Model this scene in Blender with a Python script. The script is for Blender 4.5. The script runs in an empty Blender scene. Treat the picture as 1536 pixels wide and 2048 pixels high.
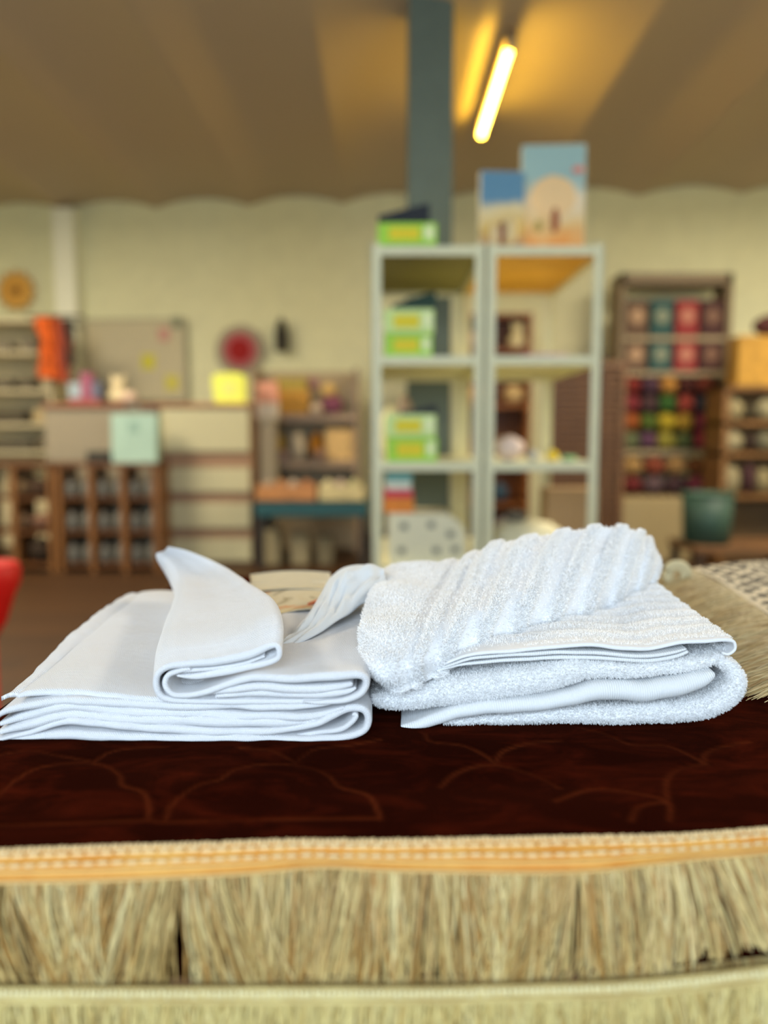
import bpy, bmesh, math, random
import numpy as np
from mathutils import Vector, Matrix, noise
PI = math.pi
random.seed(7)
rng = np.random.default_rng(7)
scene = bpy.context.scene
COL = scene.collection

# ------------------------------------------------------------------ camera
F = 1540.0
PITCH = math.radians(5.7)
CAMZ = 1.0
CP, SP = math.cos(PITCH), math.sin(PITCH)
cam_d = bpy.data.cameras.new('camera')
cam_d.sensor_fit = 'VERTICAL'
cam_d.sensor_height = 36.0
cam_d.lens = F / 2048 * 36.0
cam_d.clip_start = 0.02
cam_d.clip_end = 60
cam_d.dof.use_dof = True
cam_d.dof.focus_distance = 0.69
cam_d.dof.aperture_fstop = 2.0
cam = bpy.data.objects.new('camera', cam_d)
COL.objects.link(cam)
cam.location = (0, 0, CAMZ)
cam.rotation_euler = (math.radians(90) - PITCH, 0, 0)
scene.camera = cam

# ------------------------------------------------------------------ light
scene.view_settings.view_transform = 'Standard'
scene.view_settings.look = 'None'
scene.view_settings.gamma = 1
scene.view_settings.use_curve_mapping = False
scene.view_settings.exposure = 0.5
scene.cycles.use_denoising = True
scene.cycles.max_bounces = 6
scene.cycles.caustics_reflective = False
scene.cycles.caustics_refractive = False
w = bpy.data.worlds.new('world')
scene.world = w
w.use_nodes = True
w.node_tree.nodes['Background'].inputs[0].default_value = (0.62, 0.78, 1.0, 1)
w.node_tree.nodes['Background'].inputs[1].default_value = 1.0

def area(name, loc, rot, sx, sy, power, color):
    l = bpy.data.lights.new(name, 'AREA')
    l.shape = 'RECTANGLE'; l.size = sx; l.size_y = sy
    l.energy = power; l.color = color
    o = bpy.data.objects.new(name, l)
    COL.objects.link(o); o.location = loc; o.rotation_euler = rot
    return o
# daylight entering through the shop windows behind the camera
area('window_daylight_main', (-0.9, -1.72, 1.75), (math.radians(86), 0, 0), 2.4, 1.9, 82, (0.68, 0.84, 1.0))
area('window_daylight_side', (2.4, -1.72, 1.75), (math.radians(86), 0, math.radians(8)), 1.7, 1.9, 36, (0.69, 0.84, 1.0))
area('skylight_daylight', (-3.05, 3.65, 3.02), (0, 0, 0), 1.0, 2.0, 150, (1.0, 0.87, 0.66))  # added fill light out of view, brightens the back of the shop
area('skylight_daylight', (3.05, 3.65, 3.02), (0, 0, 0), 1.0, 2.0, 145, (1.0, 0.87, 0.66))  # same added fill on the right, not a real skylight

# ------------------------------------------------------------------ helpers
def W(px, py, Y):
    """point of the place seen at a photo pixel, at distance Y from the camera along the floor"""
    a = (px - 768.0) / F; b = (1024.0 - py) / F
    d = (a, CP + b * SP, -SP + b * CP)
    s = Y / d[1]
    return Vector((d[0] * s, Y, CAMZ + d[2] * s))
def Wz(px, py, z):
    a = (px - 768.0) / F; b = (1024.0 - py) / F
    d = (a, CP + b * SP, -SP + b * CP)
    s = (z - CAMZ) / d[2]
    return Vector((d[0] * s, d[1] * s, z))
def mpp(p):
    return (p[1] * CP + (CAMZ - p[2]) * SP) / F
def lin(c):
    return tuple(((v / 255) / 12.92 if v / 255 <= 0.04045 else ((v / 255 + 0.055) / 1.055) ** 2.4) for v in c)

def new_mat(name):
    m = bpy.data.materials.new(name); m.use_nodes = True
    nt = m.node_tree; b = nt.nodes['Principled BSDF']
    return m, nt, b
def node(nt, t, **kw):
    n = nt.nodes.new(t)
    for k, v in kw.items():
        if hasattr(n, k): setattr(n, k, v)
        else: n.inputs[k.replace('_', ' ')].default_value = v
    return n
_mc = {}
def M(col, rough=0.7, metal=0.0, bump=0.0, scale=60, var=0.0, emit=0.0):
    """simple procedural material; col in sRGB 0-255, optional noise variation and bump"""
    key = (tuple(col), rough, metal, bump, scale, var, emit)
    if key in _mc: return _mc[key]
    m, nt, b = new_mat('paint_%d_%d_%d' % tuple(int(c) for c in col))
    c = lin(col)
    b.inputs['Base Color'].default_value = (*c, 1)
    b.inputs['Roughness'].default_value = rough
    b.inputs['Metallic'].default_value = metal
    tc = node(nt, 'ShaderNodeTexCoord')
    n = node(nt, 'ShaderNodeTexNoise'); n.inputs['Scale'].default_value = scale; n.inputs['Detail'].default_value = 3
    nt.links.new(tc.outputs['Object'], n.inputs['Vector'])
    v = max(var, 0.04)
    r = node(nt, 'ShaderNodeValToRGB')
    r.color_ramp.elements[0].position = 0.3; r.color_ramp.elements[1].position = 0.7
    r.color_ramp.elements[0].color = (*[x * (1 - v) for x in c], 1)
    r.color_ramp.elements[1].color = (*[min(1, x * (1 + v)) for x in c], 1)
    nt.links.new(n.outputs['Fac'], r.inputs['Fac'])
    nt.links.new(r.outputs['Color'], b.inputs['Base Color'])
    if bump:
        bp = node(nt, 'ShaderNodeBump'); bp.inputs['Strength'].default_value = bump; bp.inputs['Distance'].default_value = 0.01
        nt.links.new(n.outputs['Fac'], bp.inputs['Height']); nt.links.new(bp.outputs['Normal'], b.inputs['Normal'])
    if emit:
        b.inputs['Emission Color'].default_value = (*c, 1); b.inputs['Emission Strength'].default_value = emit
    _mc[key] = m
    return m
def wood(col, scale=6, axis='X', name='wood'):
    m, nt, b = new_mat(name)
    c = lin(col)
    tc = node(nt, 'ShaderNodeTexCoord'); mp = node(nt, 'ShaderNodeMapping')
    s = {'X': (1, 9, 9), 'Y': (9, 1, 9), 'Z': (9, 9, 1)}[axis]
    mp.inputs['Scale'].default_value = s
    n = node(nt, 'ShaderNodeTexNoise'); n.inputs['Scale'].default_value = scale; n.inputs['Detail'].default_value = 5; n.inputs['Distortion'].default_value = 0.6
    r = node(nt, 'ShaderNodeValToRGB')
    r.color_ramp.elements[0].position = 0.3; r.color_ramp.elements[1].position = 0.72
    r.color_ramp.elements[0].color = (*[x * 0.6 for x in c], 1); r.color_ramp.elements[1].color = (*[min(1, x * 1.25) for x in c], 1)
    nt.links.new(tc.outputs['Object'], mp.inputs['Vector']); nt.links.new(mp.outputs['Vector'], n.inputs['Vector'])
    nt.links.new(n.outputs['Fac'], r.inputs['Fac']); nt.links.new(r.outputs['Color'], b.inputs['Base Color'])
    b.inputs['Roughness'].default_value = 0.45
    return m

class MB:
    """collects shapes, then links them as one mesh object"""
    def __init__(s): s.bm = bmesh.new()
    def box(s, c, d, bev=0.0, rot=None):
        r = bmesh.ops.create_cube(s.bm, size=1.0)
        vs = r['verts']
        bmesh.ops.scale(s.bm, vec=d, verts=vs)
        if bev > 0:
            es = list({e for v in vs for e in v.link_edges})
            rb = bmesh.ops.bevel(s.bm, geom=es, offset=min(bev, min(d) * 0.45), segments=2, affect='EDGES', profile=0.6)
            vs = list({v for f in rb['faces'] for v in f.verts} | {v for v in vs if v.is_valid})
        if rot is not None: bmesh.ops.rotate(s.bm, cent=(0, 0, 0), matrix=Matrix.Rotation(rot[0], 3, rot[1]), verts=vs)
        bmesh.ops.translate(s.bm, vec=c, verts=vs)
        return s
    def bx(s, x0, x1, y0, y1, z0, z1, bev=0.0):
        return s.box(((x0 + x1) / 2, (y0 + y1) / 2, (z0 + z1) / 2), (abs(x1 - x0), abs(y1 - y0), abs(z1 - z0)), bev)
    def lathe(s, c, prof, seg=24, sx=1.0, sy=1.0):
        rings = []
        for r, z in prof:
            rings.append([s.bm.verts.new((c[0] + r * sx * math.cos(2 * PI * k / seg), c[1] + r * sy * math.sin(2 * PI * k / seg), c[2] + z)) for k in range(seg)])
        for a, b in zip(rings, rings[1:]):
            for k in range(seg):
                s.bm.faces.new((a[k], a[(k + 1) % seg], b[(k + 1) % seg], b[k]))
        s.bm.faces.new(rings[0][::-1]); s.bm.faces.new(rings[-1])
        return s
    def tube(s, pts, r, seg=8):
        pts = [Vector(p) for p in pts]; rings = []
        for i, p in enumerate(pts):
            d = (pts[min(i + 1, len(pts) - 1)] - pts[max(i - 1, 0)]).normalized()
            a = d.orthogonal().normalized() if abs(d.z) > 0.9 else d.cross(Vector((0, 0, 1))).normalized()
            b = d.cross(a).normalized()
            rr = r[i] if isinstance(r, (list, tuple)) else r
            rings.append([s.bm.verts.new(p + a * rr * math.cos(2 * PI * k / seg) + b * rr * math.sin(2 * PI * k / seg)) for k in range(seg)])
        for a, b in zip(rings, rings[1:]):
            for k in range(seg): s.bm.faces.new((a[k], a[(k + 1) % seg], b[(k + 1) % seg], b[k]))
        s.bm.faces.new(rings[0][::-1]); s.bm.faces.new(rings[-1])
        return s
    def blob(s, c, d, lump=0.12, seed=0, sub=3, f=2.2):
        r = bmesh.ops.create_icosphere(s.bm, subdivisions=sub, radius=1.0)
        for v in r['verts']:
            n = noise.noise(v.co * f + Vector((seed * 3.1, seed, 0)))
            v.co = Vector((v.co.x * d[0] / 2, v.co.y * d[1] / 2, v.co.z * d[2] / 2)) * (1 + lump * n) + Vector(c)
        return s
    def prism(s, poly, y0, y1):
        """outline in XZ, extruded along Y"""
        a = [s.bm.verts.new((x, y0, z)) for x, z in poly]; b = [s.bm.verts.new((x, y1, z)) for x, z in poly]
        s.bm.faces.new(a); s.bm.faces.new(b[::-1]); n = len(poly)
        for i in range(n): s.bm.faces.new((a[i], b[i], b[(i + 1) % n], a[(i + 1) % n]))
        return s
    def build(s, name, mat, parent=None, smooth=False):
        bmesh.ops.recalc_face_normals(s.bm, faces=s.bm.faces)
        me = bpy.data.meshes.new(name); s.bm.to_mesh(me); s.bm.free()
        me.materials.append(mat)
        if smooth:
            for p in me.polygons: p.use_smooth = True
            
        o = bpy.data.objects.new(name, me); COL.objects.link(o)
        if parent: o.parent = parent
        return o

def tag(o, label, cat, group=None, kind=None):
    o['label'] = label; o['category'] = cat
    if group: o['group'] = group
    if kind: o['kind'] = kind
    return o
def thing(name, label, cat, loc=(0, 0, 0), rz=0, group=None):
    o = bpy.data.objects.new(name, None); COL.objects.link(o)
    o.empty_display_size = 0.05
    o.location = loc; o.rotation_euler = (0, 0, rz)
    return tag(o, label, cat, group)
def struct(name, mb, mat, smooth=False):
    o = mb.build(name, mat, smooth=smooth); o['kind'] = 'structure'; return o
def dup(root, loc, label, group=None, rz=None):
    r = root.copy(); COL.objects.link(r); r.location = loc; r['label'] = label
    if rz is not None: r.rotation_euler = (0, 0, rz)
    if group: r['group'] = group
    for ch in list(root.children):
        c = ch.copy(); COL.objects.link(c); c.parent = r
        for g in list(ch.children):
            d = g.copy(); COL.objects.link(d); d.parent = c
    return r
def npmesh(name, verts, faces, mat, parent=None, uv=None, smooth=True, attrs=None, loc=(0, 0, 0)):
    """verts (n,3), faces (m,4) arrays, uv per vertex, attrs {name: per-vertex float}"""
    verts = np.asarray(verts, dtype=np.float32) - np.array(loc, dtype=np.float32)
    faces = np.asarray(faces, dtype=np.int32)
    me = bpy.data.meshes.new(name)
    me.vertices.add(len(verts)); me.vertices.foreach_set('co', verts.ravel())
    m, k = faces.shape
    me.loops.add(m * k); me.loops.foreach_set('vertex_index', faces.ravel())
    me.polygons.add(m)
    me.polygons.foreach_set('loop_start', np.arange(0, m * k, k, dtype=np.int32))
    me.polygons.foreach_set('loop_total', np.full(m, k, dtype=np.int32))
    if smooth: me.polygons.foreach_set('use_smooth', np.ones(m, dtype=bool))
    me.update()
    if uv is not None:
        l = me.uv_layers.new(name='UVMap')
        l.data.foreach_set('uv', np.asarray(uv, dtype=np.float32)[faces.ravel()].ravel())
    if attrs:
        for an, av in attrs.items():
            a = me.attributes.new(an, 'FLOAT', 'POINT'); a.data.foreach_set('value', np.asarray(av, dtype=np.float32))
    me.validate(); me.update()
    me.materials.append(mat)
    o = bpy.data.objects.new(name, me); COL.objects.link(o)
    if parent: o.parent = parent
    return o
def cr(P, n):
    """Catmull-Rom resample of P (k, ...) along axis 0 to n samples"""
    P = np.asarray(P, dtype=float); k = len(P)
    if k == 2:
        t = np.linspace(0, 1, n).reshape(-1, *([1] * (P.ndim - 1))); return P[0] * (1 - t) + P[1] * t
    t = np.linspace(0, k - 1 - 1e-9, n); i = t.astype(int); f = (t - i).reshape(-1, *([1] * (P.ndim - 1)))
    Q = np.concatenate([2 * P[:1] - P[1:2], P, 2 * P[-1:] - P[-2:-1]])
    a, b, c, d = Q[i], Q[i + 1], Q[i + 2], Q[i + 3]
    return 0.5 * (2 * b + (c - a) * f + (2 * a - 5 * b + 4 * c - d) * f ** 2 + (3 * b - a - 3 * c + d) * f ** 3)
def eqarc(P, n):
    """fine curve resampled at equal arc length"""
    Q = cr(P, 40 * len(P)); s = np.r_[0, np.cumsum(np.linalg.norm(np.diff(Q[:, :3], axis=0), axis=1))]
    u = np.linspace(0, s[-1], n)
    return np.stack([np.interp(u, s, Q[:, c]) for c in range(Q.shape[1])], 1)
def gridfaces(n, m, wrap=False, off=0):
    i, j = np.meshgrid(np.arange(n - 1), np.arange(m if wrap else m - 1), indexing='ij')
    j2 = (j + 1) % m
    return np.stack([i * m + j, i * m + j2, (i + 1) * m + j2, (i + 1) * m + j], -1).reshape(-1, 4) + off
class Bag:
    def __init__(s): s.v, s.f, s.uv, s.a = [], [], [], []; s.n = 0
    def add(s, v, f, uv=None, a=None):
        s.v.append(np.asarray(v)); s.f.append(np.asarray(f) + s.n); s.n += len(v)
        s.uv.append(np.zeros((len(v), 2)) if uv is None else uv); s.a.append(np.zeros(len(v)) if a is None else a)
    def arrays(s): return np.concatenate(s.v), np.concatenate(s.f), np.concatenate(s.uv), np.concatenate(s.a)
def ribbon(bag, stations, n=170, rows=60, wr=0.0012, wf=9.0, seed=0, stag=0.002, pile=1.0):
    """a sheet of cloth with a folded cross-section: stations = list of [(X, Z, Y, thickness)...], front to back"""
    S = np.array([eqarc(s, n) for s in stations])           # k, n, 4
    S = cr(S, rows)                                          # rows, n, 4
    d = np.gradient(S[:, :, [0, 2]], axis=1); d /= np.maximum(np.linalg.norm(d, axis=2, keepdims=True), 1e-9)
    nx, nz = -d[:, :, 1], d[:, :, 0]
    X, Y, Z, T = [S[:, :, k].copy() for k in range(4)]
    arc = np.r_[0, np.cumsum(np.hypot(np.diff(S[0, :, 0]), np.diff(S[0, :, 2])))]
    R = np.maximum(T / 2, 1e-4)
    e = np.minimum(arc, arc[-1] - arc)[None, :] / R
    T = T * np.where(e < 1, np.sqrt(np.clip(1 - (1 - np.clip(e, 0, 1)) ** 2, 0.0004, 1)), 1)
    for i in range(rows):
        for j in range(0, n):
            p = Vector((X[i, j] * wf, Y[i, j] * wf * 0.8, seed * 7.3))
            q = noise.noise(p) + 0.5 * noise.noise(p * 2.7)
            X[i, j] += nx[i, j] * wr * q; Z[i, j] += nz[i, j] * wr * q
    fr = np.array([noise.noise(Vector((a * 14, seed * 5.1, 0))) + 0.5 * noise.noise(Vector((a * 45, seed * 5.1, 3))) for a in arc]) * stag
    fall = np.clip(1 - np.arange(rows) / 8.0, 0, 1)[:, None]
    Y = Y + fr[None, :] * fall
    rings, vv = [], []
    K = 6
    def ring(x, y, z, t, a, b):
        top = np.stack([x + a * t / 2, y, z + b * t / 2], 1); bot = np.stack([x - a * t / 2, y, z - b * t / 2], 1)
        return np.concatenate([top, bot[::-1]])
    base = 0.0
    for k in range(K):
        an = k / K * PI / 2
        rings.append(ring(X[0], Y[0] - T[0] / 2 * math.cos(an), Z[0], T[0] * max(math.sin(an), 0.10), nx[0], nz[0]))
        v = np.full(n, 0.0) + T[0] / 2 * an
        vv.append(np.concatenate([v, -v[::-1]]))
    base = T[0] / 2 * PI / 2
    for i in range(rows):
        rings.append(ring(X[i], Y[i], Z[i], T[i], nx[i], nz[i]))
        if i: base = base + np.abs(Y[i] - Y[i - 1])
        vv.append(np.concatenate([base, -base[::-1]]))
    rings.append(ring(X[-1], Y[-1] + T[-1] / 4, Z[-1], T[-1] * 0.05, nx[-1], nz[-1])); vv.append(vv[-1])
    V = np.concatenate(rings); nr = len(rings)
    U = np.tile(np.concatenate([arc, arc[::-1]]), nr)
    Fq = gridfaces(nr, 2 * n, wrap=True)
    jj = np.arange(n - 1); Fq = np.concatenate([Fq, np.stack([jj + 1, jj, 2 * n - 1 - jj, 2 * n - 2 - jj], 1)])
    k_ = (K + rows // 2) * 2 * n + n // 2; q_ = Fq[k_]; nn_ = np.cross(V[q_[2]] - V[q_[0]], V[q_[3]] - V[q_[1]])
    if nn_[0] * nx[rows // 2, n // 2] + nn_[2] * nz[rows // 2, n // 2] < 0: Fq = Fq[:, ::-1]
    bag.add(V, Fq, np.stack([U, np.concatenate(vv)], 1), np.full(len(V), pile))
def prof(pts, Y, dx=0, dy=0, ts=1.0):
    out = []
    for p in pts:
        q = W(p[0] + dx, p[1] + dy, Y)
        out.append((q.x, Y, q.z, p[2] * ts * mpp(q)))
    return out
def shifted(pr, dX, dY, dZ=0, ts=1.0, sx=1.0):
    return [(x * sx + dX, y + dY, z + dZ, t * ts) for x, y, z, t in pr]
def tufts(name, V, Fc, mask, dens, L, wd, mat, parent, loc, seed=1, jit=0.4, flip=False):
    """loop pile: tiny bent yarn ends standing on a surface (only where the surface faces the shop window side)"""
    r = np.random.default_rng(seed)
    a, b, c, d = [V[Fc[:, k]] for k in range(4)]
    nrm = np.cross(c - a, d - b); ar = np.linalg.norm(nrm, axis=1) / 2
    nrm = nrm / np.maximum(np.linalg.norm(nrm, axis=1, keepdims=True), 1e-12)
    if flip: nrm = -nrm
    cen = (a + b + c + d) / 4
    toc = np.array([0, 0, 1.0]) - cen
    face = (nrm * toc).sum(1) > -0.05
    wgt = ar * mask * face
    n = int(dens * wgt.sum())
    idx = r.choice(len(Fc), n, p=wgt / wgt.sum())
    u, v = r.random((n, 1)), r.random((n, 1))
    P = a[idx] * (1 - u) * (1 - v) + b[idx] * u * (1 - v) + c[idx] * u * v + d[idx] * (1 - u) * v
    N = nrm[idx] + r.normal(0, jit, (n, 3)); N /= np.linalg.norm(N, axis=1, keepdims=True)
    side = np.cross(N, r.normal(0, 1, (n, 3))); side /= np.linalg.norm(side, axis=1, keepdims=True)
    bend = np.cross(side, N)
    l = L * (0.6 + 0.8 * r.random((n, 1))); ww = wd * (0.7 + 0.6 * r.random((n, 1)))
    P0 = P - nrm[idx] * 0.0003
    p1 = P0 + N * l * 0.6 + bend * l * 0.10; p2 = P0 + N * l * 0.85 + bend * l * 0.45
    vs = np.stack([P0 - side * ww / 2, P0 + side * ww / 2, p1 - side * ww / 2, p1 + side * ww / 2, p2 - side * ww / 3, p2 + side * ww / 3], 1).reshape(-1, 3)
    base = np.arange(n)[:, None] * 6
    fs = np.concatenate([base + [0, 1, 3, 2], base + [2, 3, 5, 4]])
    o = npmesh(name, vs, fs, mat, parent, smooth=True, loc=loc)
    o['kind'] = 'stuff'
    return o

# ------------------------------------------------------------------ cloth materials
def mat_woven():
    m, nt, b = new_mat('white_twill_weave')
    b.inputs['Base Color'].default_value = (0.83, 0.83, 0.85, 1)
    b.inputs['Roughness'].default_value = 0.9
    b.inputs['Sheen Weight'].default_value = 0.15
    b.inputs['Specular IOR Level'].default_value = 0.2
    uv = node(nt, 'ShaderNodeUVMap'); sep = node(nt, 'ShaderNodeSeparateXYZ')
    nt.links.new(uv.outputs['UV'], sep.inputs[0])
    pp = node(nt, 'ShaderNodeMath', operation='PINGPONG'); pp.inputs[1].default_value = 0.0042
    nt.links.new(sep.outputs[1], pp.inputs[0])
    ad = node(nt, 'ShaderNodeMath', operation='ADD'); nt.links.new(sep.outputs[0], ad.inputs[0]); nt.links.new(pp.outputs[0], ad.inputs[1])
    mu = node(nt, 'ShaderNodeMath', operation='MULTIPLY'); mu.inputs[1].default_value = 2 * PI / 0.0019; nt.links.new(ad.outputs[0], mu.inputs[0])
    si = node(nt, 'ShaderNodeMath', operation='SINE'); nt.links.new(mu.outputs[0], si.inputs[0])
    mu2 = node(nt, 'ShaderNodeMath', operation='MULTIPLY'); mu2.inputs[1].default_value = 2 * PI / 0.0013; nt.links.new(sep.outputs[1], mu2.inputs[0])
    si2 = node(nt, 'ShaderNodeMath', operation='SINE'); nt.links.new(mu2.outputs[0], si2.inputs[0])
    sm = node(nt, 'ShaderNodeMath', operation='MULTIPLY_ADD'); sm.inputs[1].default_value = 0.35
    nt.links.new(si2.outputs[0], sm.inputs[0]); nt.links.new(si.outputs[0], sm.inputs[2])
    n = node(nt, 'ShaderNodeTexNoise'); n.inputs['Scale'].default_value = 26; n.inputs['Detail'].default_value = 5
    tc = node(nt, 'ShaderNodeTexCoord'); nt.links.new(tc.outputs['Object'], n.inputs['Vector'])
    b1 = node(nt, 'ShaderNodeBump'); b1.inputs['Strength'].default_value = 0.6; b1.inputs['Distance'].default_value = 0.006
    nt.links.new(n.outputs['Fac'], b1.inputs['Height'])
    b2 = node(nt, 'ShaderNodeBump'); b2.inputs['Strength'].default_value = 0.8; b2.inputs['Distance'].default_value = 0.00035
    nt.links.new(sm.outputs[0], b2.inputs['Height']); nt.links.new(b1.outputs['Normal'], b2.inputs['Normal'])
    nt.links.new(b2.outputs['Normal'], b.inputs['Normal'])
    return m
def mat_terry():
    m, nt, b = new_mat('white_terry')
    b.inputs['Base Color'].default_value = (0.76, 0.76, 0.77, 1)
    b.inputs['Roughness'].default_value = 0.95
    b.inputs['Sheen Weight'].default_value = 0.2
    b.inputs['Specular IOR Level'].default_value = 0.15
    tc = node(nt, 'ShaderNodeTexCoord')
    n = node(nt, 'ShaderNodeTexNoise'); n.inputs['Scale'].default_value = 650; n.inputs['Detail'].default_value = 2
    n2 = node(nt, 'ShaderNodeTexNoise'); n2.inputs['Scale'].default_value = 60; n2.inputs['Detail'].default_value = 3
    nt.links.new(tc.outputs['Object'], n.inputs['Vector']); nt.links.new(tc.outputs['Object'], n2.inputs['Vector'])
    b1 = node(nt, 'ShaderNodeBump'); b1.inputs['Strength'].default_value = 0.5; b1.inputs['Distance'].default_value = 0.0012
    nt.links.new(n2.outputs['Fac'], b1.inputs['Height'])
    b2 = node(nt, 'ShaderNodeBump'); b2.inputs['Strength'].default_value = 0.6; b2.inputs['Distance'].default_value = 0.0006
    nt.links.new(n.outputs['Fac'], b2.inputs['Height']); nt.links.new(b1.outputs['Normal'], b2.inputs['Normal'])
    nt.links.new(b2.outputs['Normal'], b.inputs['Normal'])
    return m
def mat_plain_cloth(name, col, sheen=0.1):
    m, nt, b = new_mat(name)
    b.inputs['Base Color'].default_value = (*lin(col), 1); b.inputs['Roughness'].default_value = 0.9; b.inputs['Sheen Weight'].default_value = sheen
    uv = node(nt, 'ShaderNodeUVMap'); wv = node(nt, 'ShaderNodeTexWave'); wv.inputs['Scale'].default_value = 160; wv.bands_direction = 'X'
    nt.links.new(uv.outputs['UV'], wv.inputs['Vector'])
    bp = node(nt, 'ShaderNodeBump'); bp.inputs['Strength'].default_value = 0.7; bp.inputs['Distance'].default_value = 0.0007
    nt.links.new(wv.outputs['Fac'], bp.inputs['Height']); nt.links.new(bp.outputs['Normal'], b.inputs['Normal'])
    return m
MW = mat_woven(); MT = mat_terry()
m, nt, b = new_mat('terry_loops')
df = node(nt, 'ShaderNodeBsdfDiffuse'); df.inputs['Color'].default_value = (0.95, 0.95, 0.95, 1)
tr_ = node(nt, 'ShaderNodeBsdfTranslucent'); tr_.inputs['Color'].default_value = (0.95, 0.95, 0.95, 1)
mxs = node(nt, 'ShaderNodeMixShader'); mxs.inputs[0].default_value = 0.42
nt.links.new(df.outputs[0], mxs.inputs[1]); nt.links.new(tr_.outputs[0], mxs.inputs[2]); nt.links.new(mxs.outputs[0], nt.nodes['Material Output'].inputs['Surface'])
MTP = m
MH = mat_plain_cloth('white_ribbed_hem', (226, 227, 228))

# ================================================================== SETTING
def wallY(x): return 7.25 - 0.085 * x
# floor: wooden planks
m, nt, b = new_mat('plank_floor')
tc = node(nt, 'ShaderNodeTexCoord'); br = node(nt, 'ShaderNodeTexBrick')
br.inputs['Color1'].default_value = (*lin((68, 40, 8)), 1); br.inputs['Color2'].default_value = (*lin((56, 32, 5)), 1); br.inputs['Mortar'].default_value = (*lin((40, 22, 4)), 1)
br.inputs['Scale'].default_value = 1; br.inputs['Mortar Size'].default_value = 0.004; br.inputs['Brick Width'].default_value = 1.6; br.inputs['Row Height'].default_value = 0.14
nt.links.new(tc.outputs['Object'], br.inputs['Vector']); nt.links.new(br.outputs['Color'], b.inputs['Base Color'])
b.inputs['Roughness'].default_value = 0.55
struct('floor', MB().bx(-5, 5, -2, 8, -0.1, 0), m)
MWALL = M((224, 222, 182), 0.9, bump=0.15, scale=8, var=0.02)
mb = MB(); bm = mb.bm
x0, x1 = -5.0, 5.0
vs = [bm.verts.new(p) for p in [(x0, wallY(x0), 0), (x1, wallY(x1), 0), (x1, wallY(x1), 3.4), (x0, wallY(x0), 3.4), (x0, wallY(x0) + .2, 0), (x1, wallY(x1) + .2, 0), (x1, wallY(x1) + .2, 3.4), (x0, wallY(x0) + .2, 3.4)]]
for f in [(0, 1, 2, 3), (5, 4, 7, 6), (4, 0, 3, 7), (1, 5, 6, 2), (3, 2, 6, 7), (4, 5, 1, 0)]: bm.faces.new([vs[i] for i in f])
struct('wall_back', mb, MWALL)
struct('wall_left', MB().bx(-5.2, -5, -2, 8, 0, 3.4), MWALL)
struct('wall_right', MB().bx(5, 5.2, -2, 8, 0, 3.4), MWALL)
# wall behind the camera with two large shop windows
mb = MB()
mb.bx(-5, 5, -2.15, -2, 0, 0.9); mb.bx(-5, 5, -2.15, -2, 2.9, 3.4)
for a, c in ((-5, -2.2), (0.4, 1.4), (3.4, 5)): mb.bx(a, c, -2.15, -2, 0.9, 2.9)
struct('wall_front', mb, MWALL)
def mat_glass():
    m, nt, b = new_mat('window_glass')
    b.inputs['Transmission Weight'].default_value = 1; b.inputs['Roughness'].default_value = 0; b.inputs['IOR'].default_value = 1.1
    return m
MG = mat_glass(); MFR = M((225, 225, 220), 0.5)
for i, (a, c) in enumerate(((-2.2, 0.4), (1.4, 3.4))):
    fr = MB()
    for q in (a, (a + c) / 2, c): fr.bx(q - 0.03, q + 0.03, -2.1, -2.02, 0.9, 2.9)
    fr.bx(a, c, -2.1, -2.02, 0.9, 0.96); fr.bx(a, c, -2.1, -2.02, 2.84, 2.9)
    f = struct('window_%d' % (i + 1), fr, MFR)
    MB().bx(a + .03, c - .03, -2.07, -2.06, 0.96, 2.84).build('pane', MG, f)
# shallow vaulted ceiling: arches run towards the back wall
m, nt, b = new_mat('ceiling_plaster')
b.inputs['Base Color'].default_value = (*lin((190, 172, 148)), 1); b.inputs['Roughness'].default_value = 0.75
PER = 0.875; XD = (330 - 768) / F * 7.45
nxs = np.arange(-5, 5.001, 0.035)
def ceilz(x): return 3.10 + 0.085 * abs(math.sin(PI * (x - XD) / PER)) ** 0.8
V = []
for x in nxs:
    V.append((x, -2, ceilz(x))); V.append((x, wallY(x) + .1, ceilz(x)))
for x in nxs:
    V.append((x, -2, 3.5)); V.append((x, wallY(x) + .1, 3.5))
k = len(nxs); Fc = []
for i in range(k - 1):
    Fc.append((2 * i, 2 * i + 1, 2 * i + 3, 2 * i + 2)); o_ = 2 * k
    Fc.append((o_ + 2 * i, o_ + 2 * i + 2, o_ + 2 * i + 3, o_ + 2 * i + 1))
o = npmesh('ceiling', V, Fc, m, smooth=True); o['kind'] = 'structure'
# pale pilaster on the back wall, left
p = W(135, 600, 7.35)
struct('trim_1', MB().bx(p.x - 0.1, p.x + 0.1, 7.30, 7.5, 0, 3.08, 0.01), M((236, 236, 214), 0.7))
# grey steel column
c0 = W(858, 870, 4.07)
mb = MB(); mb.bx(c0.x - .112, c0.x + .112, 4.07, 4.09, 0, 3.2); mb.bx(c0.x - .112, c0.x + .112, 4.28, 4.30, 0, 3.2); mb.bx(c0.x - .095, c0.x + .095, 4.09, 4.28, 0, 3.2)
co = mb.build('support_column', M((92, 104, 92), 0.55, bump=0.1, scale=20, var=0.06))
tag(co, 'dark grey-green steel column rising behind the metal shelving to the ceiling', 'column'); co['kind'] = 'structure'
struct('baseboard_back', MB().box((0, 0, 0.05), (10, 0.03, 0.1)), M((150, 130, 95))).location = (0, 7.22, 0)
bpy.data.objects['baseboard_back'].rotation_euler = (0, 0, -math.atan(0.085))

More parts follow.
